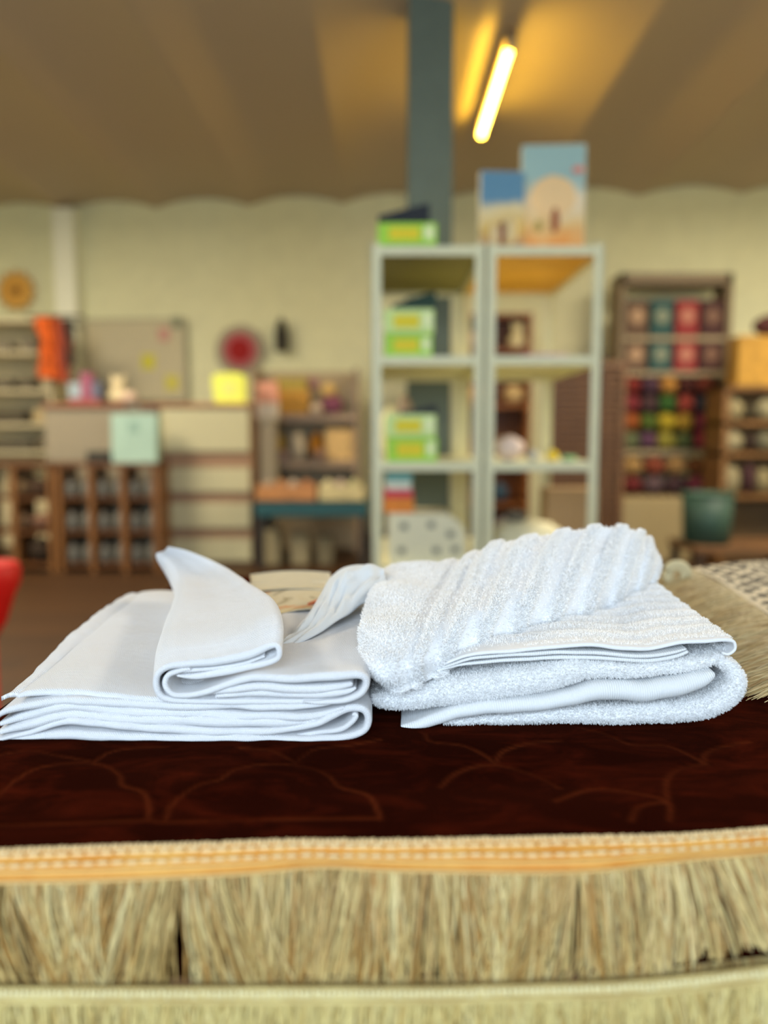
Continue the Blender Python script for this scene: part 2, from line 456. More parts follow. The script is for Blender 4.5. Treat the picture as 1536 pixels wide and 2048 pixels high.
MSK = M((214, 208, 190), 0.6)
for i, sx in enumerate((-3.05, 3.05)):
    mb = MB()
    for q in (-1, 1): mb.box((sx + q * 0.53, 3.65, 3.04), (0.06, 2.12, 0.06)); mb.box((sx, 3.65 + q * 1.03, 3.04), (1.06, 0.06, 0.06))
    struct('window_%d' % (i + 3), mb, MSK)  # made-up frames around the two added ceiling fill lights, out of view
# fluorescent fixtures
def tube_light(loc, label, first=None, grp='ceiling fluorescent lights'):
    if first: return dup(first, loc, label, grp)
    t = thing('fluorescent_light', label, 'ceiling light', loc, 0, grp)
    MB().box((0, 0, 0.055), (0.055, 1.24, 0.05), 0.006).build('housing', M((120, 95, 60), 0.5), t)
    mb = MB(); mb.tube([(0, -0.59, 0), (0, 0, 0), (0, 0.59, 0)], 0.019, 14)
    mt, nt, b = new_mat('lit_tube')
    b.inputs['Base Color'].default_value = (1, .9, .6, 1); b.inputs['Emission Color'].default_value = (1.0, 0.62, 0.06, 1); b.inputs['Emission Strength'].default_value = 36
    mb.build('lamp_tube', mt, t, True)
    for s in (-1, 1):
        MB().box((0, s * 0.6, 0.012), (0.045, 0.025, 0.07), 0.004).build('end_cap', M((150, 140, 110), 0.5), t)
        MB().tube([(0, s * 0.4, 0.07), (0, s * 0.4, 0.15)], 0.006, 6).build('hanger', M((90, 80, 60), 0.5), t)
    return t
tl = tube_light((0.652, 4.79, 3.0), 'glowing warm fluorescent tube hung from the ceiling right of the steel column')

# ================================================================== TABLE + RUGS
MWD = wood((120, 84, 50), 5, 'X', 'table_wood')
t = thing('display_table', 'wooden table hidden under the brown fringed rug', 'table', (0.22, 0.91, 0))
MB().box((0, 0, 0.725 - 0.015), (1.13, 0.88, 0.03), 0.004).build('tabletop', MWD, t)
MB().box((0, 0, 0.66), (1.05, 0.80, 0.07)).build('apron', MWD, t)
for sx in (-1, 1):
    for sy in (-1, 1): MB().box((sx * 0.5, sy * 0.375, 0.3475), (0.06, 0.06, 0.695), 0.004).build('leg', MWD, t)

XL, XR = -0.352, 0.80
def interp(pts):
    xs = [p[0] for p in pts]; ys = [p[1] for p in pts]
    return lambda x: np.interp(x, xs, ys)
def smooth_interp(pts):
    P = cr(pts, 200); return lambda x: np.interp(x, P[:, 0], P[:, 1])
# photo rows of the rug edge lines as functions of photo column
e_top = smooth_interp([(-120, 1712), (0, 1703), (200, 1696), (400, 1690), (600, 1683), (800, 1683), (1136, 1677), (1336, 1672), (1536, 1658), (1700, 1640), (3000, 1500)])
e_bot = smooth_interp([(-120, 1772), (0, 1769), (200, 1766), (480, 1752), (650, 1736), (800, 1745), (1136, 1750), (1330, 1728), (1536, 1700), (1700, 1676), (3000, 1540)])
e_low = smooth_interp([(-120, 1976), (0, 1974), (800, 1974), (1000, 1970), (1250, 1962), (1400, 1948), (1536, 1932), (1700, 1920), (3000, 1800)])
ZR = 0.750
def edge_curve(fn, z=None, Y=None, x0=XL, x1=XR, n=260):
    """solve the line at given height z (or distance Y) for evenly spaced X"""
    out = []
    for X in np.linspace(x0, x1, n):
        px = 768 + X / 0.5 * F
        for _ in range(12):
            py = float(fn(px)); p = Wz(px, py, z) if z is not None else W(px, py, Y)
            px = 768 + X / mpp(p)
        out.append(p)
    return np.array([tuple(p) for p in out])
E0 = edge_curve(e_top, z=ZR)                       # velvet edge at table-top level
E1 = edge_curve(e_bot, z=ZR - 0.013)               # lower edge of the gold braid
# keep the braid sloping outwards over the edge
E1[:, 1] = np.minimum(E1[:, 1], E0[:, 1] - 0.006)

def mat_velvet():
    m, nt, b = new_mat('brown_velvet')
    tc = node(nt, 'ShaderNodeTexCoord')
    n = node(nt, 'ShaderNodeTexNoise'); n.inputs['Scale'].default_value = 14; n.inputs['Detail'].default_value = 6; n.inputs['Roughness'].default_value = 0.65; n.inputs['Distortion'].default_value = 0.8
    mp = node(nt, 'ShaderNodeMapping'); mp.inputs['Scale'].default_value = (1, 2.2, 1)
    nt.links.new(tc.outputs['Object'], mp.inputs['Vector']); nt.links.new(mp.outputs['Vector'], n.inputs['Vector'])
    r = node(nt, 'ShaderNodeValToRGB')
    r.color_ramp.elements[0].position = 0.45; r.color_ramp.elements[1].position = 0.78
    r.color_ramp.elements[0].color = (0.0045, 0.0002, 0.0001, 1); r.color_ramp.elements[1].color = (0.050, 0.005, 0.0014, 1)
    nt.links.new(n.outputs['Fac'], r.inputs['Fac'])
    at = node(nt, 'ShaderNodeAttribute'); at.attribute_name = 'line'
    mx = node(nt, 'ShaderNodeMix'); mx.data_type = 'RGBA'
    nt.links.new(at.outputs['Fac'], mx.inputs[0]); nt.links.new(r.outputs['Color'], mx.inputs[6]); mx.inputs[7].default_value = (0.085, 0.015, 0.004, 1)
    nt.links.new(mx.outputs[2], b.inputs['Base Color'])
    b.inputs['Roughness'].default_value = 0.9; b.inputs['Specular IOR Level'].default_value = 0.0
    b.inputs['Sheen Weight'].default_value = 0.05; b.inputs['Sheen Roughness'].default_value = 0.5; b.inputs['Sheen Tint'].default_value = (0.9, 0.18, 0.08, 1)
    n3 = node(nt, 'ShaderNodeTexNoise'); n3.inputs['Scale'].default_value = 1400; nt.links.new(tc.outputs['Object'], n3.inputs['Vector'])
    bp = node(nt, 'ShaderNodeBump'); bp.inputs['Strength'].default_value = 0.5; bp.inputs['Distance'].default_value = 0.0005
    nt.links.new(n3.outputs['Fac'], bp.inputs['Height']); nt.links.new(bp.outputs['Normal'], b.inputs['Normal'])
    return m
MV = mat_velvet()
rug = thing('velvet_rug', 'dark red-brown velvet rug with embossed scrolls and long cream fringe, topmost on the table', 'rug', (0.2, 0.9, 0.725))
RL = (0.2, 0.9, 0.725)
# embossed scroll lines
LINES = [[(-20, 1600), (30, 1560), (80, 1535), (150, 1527), (205, 1530), (238, 1550), (245, 1572), (285, 1586), (297, 1612), (296, 1640)],
         [(330, 1642), (345, 1608), (395, 1572), (440, 1560), (470, 1540), (540, 1527), (610, 1532), (655, 1548), (680, 1572), (735, 1588), (755, 1620), (758, 1638)],
         [(-30, 1648), (150, 1645), (300, 1640), (330, 1643), (500, 1638), (760, 1636)],
         [(185, 1527), (215, 1505), (260, 1494), (330, 1490)], [(-10, 1510), (60, 1500), (110, 1510), (190, 1524)],
         [(590, 1523), (630, 1498), (700, 1490), (760, 1480)], [(480, 1495), (540, 1500), (585, 1520)],
         [(850, 1468), (862, 1484), (925, 1492), (965, 1508), (990, 1524)], [(990, 1524), (1008, 1502), (1060, 1488), (1120, 1482)],
         [(880, 1570), (915, 1542), (980, 1527), (1050, 1540), (1095, 1558), (1118, 1572)],
         [(1165, 1456), (1215, 1468), (1260, 1488), (1330, 1490), (1385, 1512), (1412, 1528)], [(1412, 1528), (1410, 1508), (1440, 1494), (1500, 1484)],
         [(1336, 1605), (1334, 1560), (1360, 1535), (1405, 1528)], [(1340, 1640), (1335, 1605), (1280, 1612), (1262, 1640)],
         [(1110, 1600), (1190, 1575), (1300, 1590), (1340, 1606)]]
nx_, ny_ = 420, 190
gx = np.linspace(XL, XR, nx_)
yb = 1.352
ye = np.interp(gx, E0[:, 0], E0[:, 1])
tt = np.linspace(0, 1, ny_) ** 1.55
GX = np.repeat(gx[:, None], ny_, 1)
GY = ye[:, None] * (1 - tt[None, :]) + yb * tt[None, :]
GZ = np.full_like(GX, ZR)
dist = np.full(GX.shape, 9.0)
for L in LINES:
    P = cr([tuple(Wz(x, y, ZR))[:2] for x, y in L], 160)
    for q in P[::1]:
        np.minimum(dist, np.hypot(GX - q[0], GY - q[1]), out=dist)
line = np.exp(-(dist / 0.0018) ** 2)
brk = np.array([[0.55 + 0.6 * noise.noise(Vector((x * 25, y * 25, 5))) for x, y in zip(a, c)] for a, c in zip(GX[::3, ::3], GY[::3, ::3])])
brk = np.clip(np.kron(brk, np.ones((3, 3)))[:nx_, :ny_], 0.12, 1)
for i in range(nx_):
    for j in range(ny_):
        GZ[i, j] += 0.0022 * (noise.noise(Vector((GX[i, j] * 9, GY[i, j] * 12, 0)))) * min(1, tt[j] * 12)
GZ -= line * 0.0012
GZ[:, 0] = ZR; 
top = np.stack([GX, GY, GZ], -1).reshape(-1, 3)
V = [top]; Fc = [gridfaces(nx_, ny_)[:, ::-1]]
# underside + skirts
off = len(top)
und = np.stack([GX[:, [0, -1]], GY[:, [0, -1]], np.full((nx_, 2), ZR - 0.011)], -1).reshape(-1, 3)
V.append(und); Fc.append(gridfaces(nx_, 2, off=off))
f2 = []
for i in range(nx_ - 1):
    f2.append((i * ny_, off + 2 * i, off + 2 * i + 2, (i + 1) * ny_))
    f2.append((i * ny_ + ny_ - 1, (i + 1) * ny_ + ny_ - 1, off + 2 * i + 3, off + 2 * i + 1))
for j in range(ny_ - 1): pass
f2.append((0, ny_ - 1, off + 1, off)); r0 = (nx_ - 1) * ny_; f2.append((r0, off + 2 * nx_ - 2, off + 2 * nx_ - 1, r0 + ny_ - 1))
Fc.append(np.array(f2))
att = np.concatenate([(line * brk).reshape(-1), np.zeros(2 * nx_)])
npmesh('velvet_pile', np.concatenate(V), np.concatenate(Fc), MV, rug, loc=RL, attrs={'line': att})

# braid: a gold woven tape from E0 over the edge to E1, ridged
def tape(name, A, B, mat, parent, loc, ridges, bulge=0.003, n2=26, rough=0.0):
    n = len(A); g = np.zeros((n, n2, 3))
    d = B - A; nrm = np.stack([np.zeros(n), -np.abs(d[:, 2]) - 0.002, np.abs(d[:, 1])], 1)
    nrm = np.stack([np.zeros(n), d[:, 2], -d[:, 1]], 1); nrm /= np.linalg.norm(nrm, axis=1, keepdims=True)
    for j in range(n2):
        t = j / (n2 - 1)
        h = bulge * math.sin(PI * t) + 0.0006 * math.cos(2 * PI * t * ridges) 
        g[:, j] = A + d * t + nrm * h
    V = [g.reshape(-1, 3)]; Fc = [gridfaces(n, n2)]
    back = np.stack([A - nrm * 0.0015, B - nrm * 0.0015], 1).reshape(-1, 3)
    V.append(back); off = n * n2; Fc.append(gridfaces(n, 2, off=off)[:, ::-1])
    e = np.array([(i * n2, off + 2 * i, off + 2 * i + 2, (i + 1) * n2) for i in range(n - 1)] + [(i * n2 + n2 - 1, (i + 1) * n2 + n2 - 1, off + 2 * i + 3, off + 2 * i + 1) for i in range(n - 1)])
    Fc.append(e)
    npmesh(name, np.concatenate(V), np.concatenate(Fc), mat, parent, loc=loc)
    return g, nrm
def mat_braid(name, c1, c2):
    m, nt, b = new_mat(name)
    tc = node(nt, 'ShaderNodeTexCoord'); mp = node(nt, 'ShaderNodeMapping'); mp.inputs['Scale'].default_value = (1, 1, 1)
    wv = node(nt, 'ShaderNodeTexWave'); wv.bands_direction = 'X'; wv.inputs['Scale'].default_value = 150; wv.inputs['Distortion'].default_value = 1.5
    n = node(nt, 'ShaderNodeTexNoise'); n.inputs['Scale'].default_value = 30
    nt.links.new(tc.outputs['Object'], wv.inputs['Vector']); nt.links.new(tc.outputs['Object'], n.inputs['Vector'])
    r = node(nt, 'ShaderNodeValToRGB'); r.color_ramp.elements[0].position = 0.35; r.color_ramp.elements[1].position = 0.65
    r.color_ramp.elements[0].color = (*lin(c1), 1); r.color_ramp.elements[1].color = (*lin(c2), 1)
    nt.links.new(n.outputs['Fac'], r.inputs['Fac']); nt.links.new(r.outputs['Color'], b.inputs['Base Color'])
    bp = node(nt, 'ShaderNodeBump'); bp.inputs['Strength'].default_value = 0.5; bp.inputs['Distance'].default_value = 0.0006
    nt.links.new(wv.outputs['Fac'], bp.inputs['Height']); nt.links.new(bp.outputs['Normal'], b.inputs['Normal'])
    b.inputs['Roughness'].default_value = 0.6
    return m
MBR = mat_braid('gold_braid', (206, 136, 44), (216, 160, 72))
g, nrm = tape('braid', E0, E1, MBR, rug, RL, 4)
def ellipsoids(name, cens, dirs, ups, size, mat, parent, loc):
    """many small oval stitches"""
    nu, nv = 8, 5
    th = np.linspace(0, 2 * PI, nu, endpoint=False); ph = np.linspace(0.15, PI - 0.15, nv)
    u = np.array([(math.cos(p), math.sin(p) * math.cos(t), math.sin(p) * math.sin(t)) for p in ph for t in th])
    cens, dirs, ups = map(np.asarray, (cens, dirs, ups))
    sd = np.cross(dirs, ups)
    V = cens[:, None] + dirs[:, None] * u[None, :, :1] * size[0] + sd[:, None] * u[None, :, 1:2] * size[1] + ups[:, None] * u[None, :, 2:] * size[2]
    f = gridfaces(nv, nu, wrap=True)
    Fc = (f[None] + (np.arange(len(cens)) * nu * nv)[:, None, None]).reshape(-1, 4)
    o = npmesh(name, V.reshape(-1, 3), Fc, mat, parent, loc=loc); o['kind'] = 'stuff'; return o
def stitch_row(name, g, nrm, frac, pitch, size, mat, parent, loc, lift=0.0006):
    n2 = g.shape[1]; row = g[:, int(frac * (n2 - 1))] + nrm * lift
    s = np.r_[0, np.cumsum(np.linalg.norm(np.diff(row, axis=0), axis=1))]
    u = np.arange(pitch / 2, s[-1], pitch)
    c = np.stack([np.interp(u, s, row[:, k]) for k in range(3)], 1)
    d = np.gradient(c, axis=0); d /= np.linalg.norm(d, axis=1, keepdims=True)
    nn = np.stack([np.interp(u, s, nrm[:, k]) for k in range(3)], 1); nn /= np.linalg.norm(nn, axis=1, keepdims=True)
    c = c + rng.normal(0, 0.00018, c.shape)
    return ellipsoids(name, c, d, nn, size, mat, parent, loc)
MST = M((226, 198, 146), 0.6, bump=0.2, scale=300)
stitch_row('beaded_edge', g, nrm, 0.03, 0.0030, (0.0014, 0.0018, 0.0014), MST, rug, RL)
stitch_row('stitching', g, nrm, 0.22, 0.0086, (0.0041, 0.0013, 0.0009), MST, rug, RL)
stitch_row('stitching', g, nrm, 0.52, 0.0086, (0.0038, 0.0012, 0.0009), MST, rug, RL)

def cord(name, g, nrm, frac, rad, mat, parent, loc):
    n2 = g.shape[1]; row = g[:, int(frac * (n2 - 1))] + nrm * rad * 0.4
    n = len(row); SG = 8; ang = np.linspace(0, 2 * PI, SG, endpoint=False); sd = np.cross(nrm, np.array([1.0, 0, 0]))
    V = row[:, None] + rad * (np.cos(ang)[None, :, None] * nrm[:, None] + np.sin(ang)[None, :, None] * sd[:, None])
    return npmesh(name, V.reshape(-1, 3), gridfaces(n, SG, wrap=True), mat, parent, loc=loc)
cord('piping', g, nrm, 0.74, 0.0009, M((222, 176, 100), 0.6), rug, RL)
cord('piping', g, nrm, 0.97, 0.0012, M((206, 166, 100), 0.6), rug, RL)
def strands(name, roots, drop, mat, parent, loc, per_m, rad, slant_amp=0.4, seed=3, layers=3, outy=0.006, floor_fn=None, lenj=0.06, direction=(0, 0, -1), lean_to=None):
    """fringe: many twisted cords hanging from a line"""
    r = np.random.default_rng(seed)
    s = np.r_[0, np.cumsum(np.linalg.norm(np.diff(roots, axis=0), axis=1))]
    n = int(per_m * s[-1]); u = np.sort(r.random(n)) * s[-1]
    base = np.stack([np.interp(u, s, roots[:, k]) for k in range(3)], 1)
    K, SG = 9, 6
    tt = np.linspace(0, 1, K)
    sl = np.array([noise.noise(Vector((x * 16, seed, 0))) + 0.55 * noise.noise(Vector((x * 60, seed, 2))) for x in base[:, 0]])
    clump_id = np.round(u / 0.0045 + r.normal(0, 0.25, n)); h = np.sin(clump_id * 12.9898) * 43758.5453; h = h - np.floor(h)
    cl = h - 0.5
    L = (drop if floor_fn is None else floor_fn(base)) * (1 + r.normal(0, lenj, n))
    dvec = np.array(direction, float)
    along = np.array([1.0, 0, 0]) if abs(direction[2]) > 0.5 else np.array([0, 1.0, 0])
    outv = np.array([0, -1.0, 0]) if abs(direction[2]) > 0.5 else np.array([0, 0, 1.0])
    ph = r.random(n) * 6.28; lay = r.random(n)
    cc = (clump_id * 0.0045) - u; indiv = r.normal(0, 1, n)
    P = np.zeros((n, K, 3))
    for k, t in enumerate(tt):
        lat = slant_amp * drop * sl * t ** 1.2 + 0.26 * drop * cl * t + 0.55 * cc * math.sin(PI * min(1, t * 0.9)) + 0.0012 * np.sin(ph + t * 5) + 0.10 * drop * indiv * t
        P[:, k] = base + along * lat[:, None] + dvec * (L * t)[:, None] + outv * ((lay - 0.3) * outy * math.sin(PI * min(1, 0.15 + t * 0.8)) + 0.0009 * np.sin(ph * 2 + t * 7))[:, None]
    if lean_to is not None: P[:, :, 1] += (np.minimum(lean_to - base[:, 1], 0)[:, None]) * tt[None] ** 0.8
    rr = rad * (0.55 + 0.9 * r.random(n))
    ang = np.linspace(0, 2 * PI, SG, endpoint=False)
    a1 = along; a2 = outv
    tw = (0.75 + 0.25 * np.sin(ph[:, None] + tt[None] * 22)) * np.where(tt > 0.97, 0.55, 1.0)
    V = P[:, :, None, :] + (rr[:, None] * tw)[:, :, None, None] * (np.cos(ang)[None, None, :, None] * a1 + np.sin(ang)[None, None, :, None] * a2 * 0.8)
    f = gridfaces(K, SG, wrap=True)
    Fc = (f[None] + (np.arange(n) * K * SG)[:, None, None]).reshape(-1, 4)
    ca = np.repeat(r.random(n) * 0.6 + 0.4 * h, K * SG)
    uv = np.zeros((n * K * SG, 2)); uv[:, 1] = np.tile(np.repeat(tt, SG), n); uv[:, 0] = ca
    o = npmesh(name, V.reshape(-1, 3), Fc, mat, parent, loc=loc, attrs={'tone': ca}, uv=uv); o['kind'] = 'stuff'; return o
def mat_fringe(name, cols, rough=0.45):
    m, nt, b = new_mat(name)
    at = node(nt, 'ShaderNodeAttribute'); at.attribute_name = 'tone'
    r = node(nt, 'ShaderNodeValToRGB')
    els = r.color_ramp.elements
    els[0].position = 0.0; els[0].color = (*lin(cols[0]), 1); els[1].position = 1.0; els[1].color = (*lin(cols[-1]), 1)
    for i, c in enumerate(cols[1:-1]):
        e = els.new((i + 1) / (len(cols) - 1)); e.color = (*lin(c), 1)
    nt.links.new(at.outputs['Fac'], r.inputs['Fac']); nt.links.new(r.outputs['Color'], b.inputs['Base Color'])
    tc = node(nt, 'ShaderNodeTexCoord'); wv = node(nt, 'ShaderNodeTexWave'); wv.inputs['Scale'].default_value = 300; wv.bands_direction = 'DIAGONAL'
    nt.links.new(tc.outputs['Object'], wv.inputs['Vector'])
    bp = node(nt, 'ShaderNodeBump'); bp.inputs['Strength'].default_value = 0.4; bp.inputs['Distance'].default_value = 0.0004
    nt.links.new(wv.outputs['Fac'], bp.inputs['Height']); nt.links.new(bp.outputs['Normal'], b.inputs['Normal'])
    b.inputs['Roughness'].default_value = rough
    return m
MF1 = mat_fringe('cream_fringe', [(120, 86, 40), (176, 146, 86), (208, 186, 124), (168, 122, 56), (222, 204, 146), (140, 112, 66)])
ZLf = edge_curve(e_low, Y=0.428)
strands('fringe', E1 + np.array([0, 0.003, 0.001]), 0.066, MF1, rug, RL, 4300, 0.00085, seed=3, outy=0.010, floor_fn=lambda b_: b_[:, 2] - np.interp(b_[:, 0], ZLf[:, 0], ZLf[:, 2]) + 0.007, lean_to=0.431, lenj=0.075, slant_amp=0.62)

# second rug below
rug2 = thing('velvet_rug', 'velvet rug under the topmost one, its pale braid and fringe hanging lowest', 'rug', (0.2, 0.9, 0.725))
YH = float(E1[:, 1].min()) - 0.001
ZL = edge_curve(e_low, Y=0.422)
A2 = ZL.copy()
mb = MB(); mb.bx(XL + .01 - .2, XR - .01 - .2, 0.472 - .9, 1.345 - .9, 0.001, 0.013)
mb.build('velvet_pile', MV, rug2)
n = len(A2); K = 10
g2 = np.zeros((n, K, 3))
for k in range(K):
    t = k / (K - 1)
    y0 = E0[:, 1] + 0.012; g2[:, k, 0] = A2[:, 0]
    g2[:, k, 1] = y0 * (1 - t) + (A2[:, 1] + 0.008) * t; g2[:, k, 2] = 0.736 * (1 - t) + (A2[:, 2]) * t
V = np.concatenate([g2.reshape(-1, 3), (g2 + np.array([0, 0.004, 0])).reshape(-1, 3)])
npmesh('velvet_drop', V, np.concatenate([gridfaces(n, K), gridfaces(n, K, off=n * K)[:, ::-1]]), MV, rug2, loc=RL, attrs={'line': np.zeros(len(V))})
B2 = A2 + np.array([0, -0.002, -0.0095])
MBR2 = mat_braid('pale_braid', (190, 166, 104), (212, 192, 126))
gB, nB = tape('braid', A2, B2, MBR2, rug2, RL, 2, bulge=0.0025)
stitch_row('stitching', gB, nB, 0.35, 0.0032, (0.0014, 0.0030, 0.0009), M((218, 204, 152), 0.6, bump=0.2, scale=300), rug2, RL)
MF2 = mat_fringe('pale_fringe', [(160, 134, 72), (202, 182, 116), (216, 200, 136), (182, 152, 84), (222, 210, 156)])
strands('fringe', B2 + np.array([0, 0.003, 0.001]), 0.07, MF2, rug2, RL, 4200, 0.0009, seed=9, slant_amp=0.2)

# ================================================================== LEFT WOVEN CLOTHS
YA = 0.612
LA = (-0.17, 0.8, 0.7515)
clA = Bag()
A1 = [(-12, 1484, 9), (60, 1478, 15), (150, 1469, 20), (300, 1475, 19), (500, 1478, 18), (620, 1478, 17), (690, 1474, 15), (728, 1463, 14), (738, 1440, 15), (728, 1420, 15), (700, 1417, 16), (664, 1431, 15), (628, 1446, 13), (560, 1459, 14), (400, 1459, 17), (300, 1456, 17), (200, 1446, 16), (140, 1440, 14), (60, 1462, 10), (0, 1474, 6)]
A2p = [(-8, 1466, 8), (60, 1446, 18), (140, 1427, 19), (220, 1434, 19), (300, 1440, 20), (450, 1442, 20), (560, 1442, 19), (625, 1436, 16), (668, 1420, 7)]
A3 = [(-4, 1449, 8), (60, 1428, 18), (140, 1411, 19), (220, 1419, 19), (300, 1424, 20), (450, 1427, 19), (560, 1427, 18), (630, 1424, 15), (690, 1408, 7)]
A4 = [(-14, 1440, 5), (10, 1422, 12), (60, 1408, 17), (140, 1399, 17), (220, 1404, 18), (330, 1411, 17), (450, 1414, 15), (560, 1415, 14), (640, 1410, 10), (694, 1401, 5)]
A5 = [(33, 1393, 8), (60, 1386, 13), (110, 1384, 15), (200, 1389, 15), (320, 1399, 14), (450, 1405, 12), (590, 1406, 9), (676, 1400, 5)]
A6 = [(590, 1469, 4), (630, 1464, 8), (680, 1456, 11), (702, 1443, 11), (712, 1430, 10), (704, 1428, 5)]
def backA(pr, dX=-0.012, dY=0.40, dz=0.0): return shifted(pr, dX, dY, dz, 1.0, 1.06)
for k, (P, b_) in enumerate([(A1, 0.405), (A2p, 0.40), (A3, 0.40), (A4, 0.41), (A5, 0.40), (A6, 0.2)]):
    pr = prof(P, YA + (0.003 if k == 4 else 0.0) + 0.0012 * (k % 3))
    mid = shifted(pr, -0.004, b_ * 0.5, 0, 1, 1.03)
    if k == 4: mid = shifted(pr, -0.004, 0.2, 0.001, 1, 1.03)
    ribbon(clA, [pr, mid, backA(pr, dY=b_)], n=230, rows=60, wr=0.0018, wf=11, seed=k + 1, stag=0.005)
V, Fc, uv, a = clA.arrays()
V[:, 2] = np.maximum(V[:, 2], ZR + 0.0012)
clothA = thing('folded_cloth', 'wide flat-woven white cloth folded in many layers, lowest on the left', 'folded cloth', LA, 0, 'folded white cloths on the table')
npmesh('layers', V, Fc, MW, clothA, uv=uv, loc=LA)
# loose selvedge peeping out along the left side
sb = Bag()
S = [W(x, y, Y) for x, y, Y in [(2, 1392, .66), (30, 1378, .67), (62, 1348, .70), (110, 1300, .76), (135, 1272, .80), (170, 1245, .85), (205, 1218, .91), (250, 1190, 1.0)]]
Pm = cr([tuple(p) for p in S], 90)
g = np.zeros((90, 10, 3))
for j in range(10):
    t = j / 9
    g[:, j] = Pm + np.array([0.024 * t, 0, 0.0]) + np.array([0, 0, 1.0]) * 0.0030 * math.sin(PI * t)
    g[:, j, 2] += np.array([0.0012 * noise.noise(Vector((y * 60, t * 2, 4))) for y in Pm[:, 1]])
    g[:, j, 0] += np.array([0.0025 * noise.noise(Vector((y * 45, 1, 4))) for y in Pm[:, 1]]) * (1 - t)
V = np.concatenate([g.reshape(-1, 3), (g - np.array([0, 0, 0.004])).reshape(-1, 3)])
U = np.stack([V[:, 1], V[:, 0]], 1)
e1 = gridfaces(90, 10); e2 = gridfaces(90, 10, off=900)[:, ::-1]
sk = np.array([(i * 10, (i + 1) * 10, 900 + (i + 1) * 10, 900 + i * 10) for i in range(89)] + [(j, 900 + j, 901 + j, j + 1) for j in range(9)])
npmesh('selvedge', V, np.concatenate([e1, e2, sk]), MW, clothA, uv=U, loc=LA)

clB = Bag()
B1 = [(606, 1401, 3), (640, 1402, 8), (690, 1398, 12), (722, 1384, 14), (731, 1362, 15), (715, 1350, 17), (660, 1354, 19), (590, 1358, 18), (520, 1353, 16), (490, 1356, 15), (450, 1368, 14), (410, 1381, 13), (375, 1388, 12), (347, 1386, 12), (333, 1370, 12), (338, 1353, 11), (362, 1344, 9), (384, 1341, 4)]
B2_ = [(400, 1388, 6), (460, 1379, 14), (520, 1372, 17), (600, 1376, 18), (660, 1374, 17), (706, 1366, 9)]
B3_ = [(430, 1391, 6), (500, 1387, 14), (580, 1390, 15), (640, 1390, 14), (690, 1382, 12), (712, 1374, 5)]
for k, (P, dz) in enumerate([(B1, 0.0), (B2_, 0), (B3_, 0)]):
    pr = prof(P, YA - 0.004 + 0.001 * k)
    ribbon(clB, [pr, shifted(pr, 0.0, 0.2, 0.0, 1, 1.0), shifted(pr, 0.0, 0.37, -0.002, 0.9, 1.02)], n=170, rows=56, wr=0.0018, seed=k + 11, stag=0.003)
LB = (-0.1, 0.8, 0.79)
V, Fc, uv, a = clB.arrays()
clothB = thing('folded_cloth', 'upper left white woven cloth with one corner turned back into a raised roll', 'folded cloth', LB, 0, 'folded white cloths on the table')
npmesh('layers', V, Fc, MW, clothB, uv=uv, loc=LB)
# the turned-back roll
flap = Bag()
R_out = [(686, 1398, 4), (640, 1402, 8), (560, 1403, 11), (500, 1402, 12), (450, 1402, 12), (400, 1402, 11), (345, 1399, 12), (322, 1390, 13), (313, 1368, 13), (318, 1346, 13), (340, 1332, 14), (380, 1327, 16), (440, 1322, 18), (500, 1308, 18), (535, 1293, 15), (552, 1290, 12), (559, 1302, 12), (553, 1318, 12), (520, 1329, 13), (450, 1342, 15), (400, 1351, 13), (372, 1352, 8), (352, 1350, 3)]
R_in = [(344, 1350, 3), (365, 1342, 8), (420, 1338, 7), (480, 1329, 7), (530, 1312, 4)]
C0 = ((310, 1400), (560, 1400), (310, 1285), (560, 1285))
ST = [(0.6105, C0, 1.0),
      (0.650, ((314, 1350), (560, 1345), (312, 1245), (562, 1232)), 1.0),
      (0.73, ((326, 1298), (548, 1290), (330, 1196), (546, 1196)), 1.0),
      (0.83, ((345, 1250), (500, 1245), (347, 1146), (496, 1162)), 0.9),
      (0.92, ((352, 1212), (462, 1208), (344, 1118), (446, 1132)), 0.8),
      (0.965, ((340, 1168), (400, 1166), (326, 1098), (384, 1104)), 0.6),
      (0.985, ((318, 1128), (352, 1130), (305, 1093), (338, 1093)), 0.4)]
def warp(P, c):
    BL, BR, TL, TR = c; out = []
    for x, y, t in P:
        u = (x - 310) / 250; v = (1400 - y) / 115
        X = (BL[0] * (1 - u) + BR[0] * u) * (1 - v) + (TL[0] * (1 - u) + TR[0] * u) * v
        Y = (BL[1] * (1 - u) + BR[1] * u) * (1 - v) + (TL[1] * (1 - u) + TR[1] * u) * v
        out.append((X, Y, t))
    return out
for k, P in enumerate([R_out, R_in]):
    ribbon(flap, [prof(warp(P, c), Y, ts=ts * (0.62 / Y)) for Y, c, ts in ST], n=200, rows=90, wr=0.0011, wf=14, seed=21 + k, stag=0.0015)
V, Fc, uv, a = flap.arrays()
npmesh('turned_back_roll', V, Fc, MW, clothB, uv=uv, loc=LB)

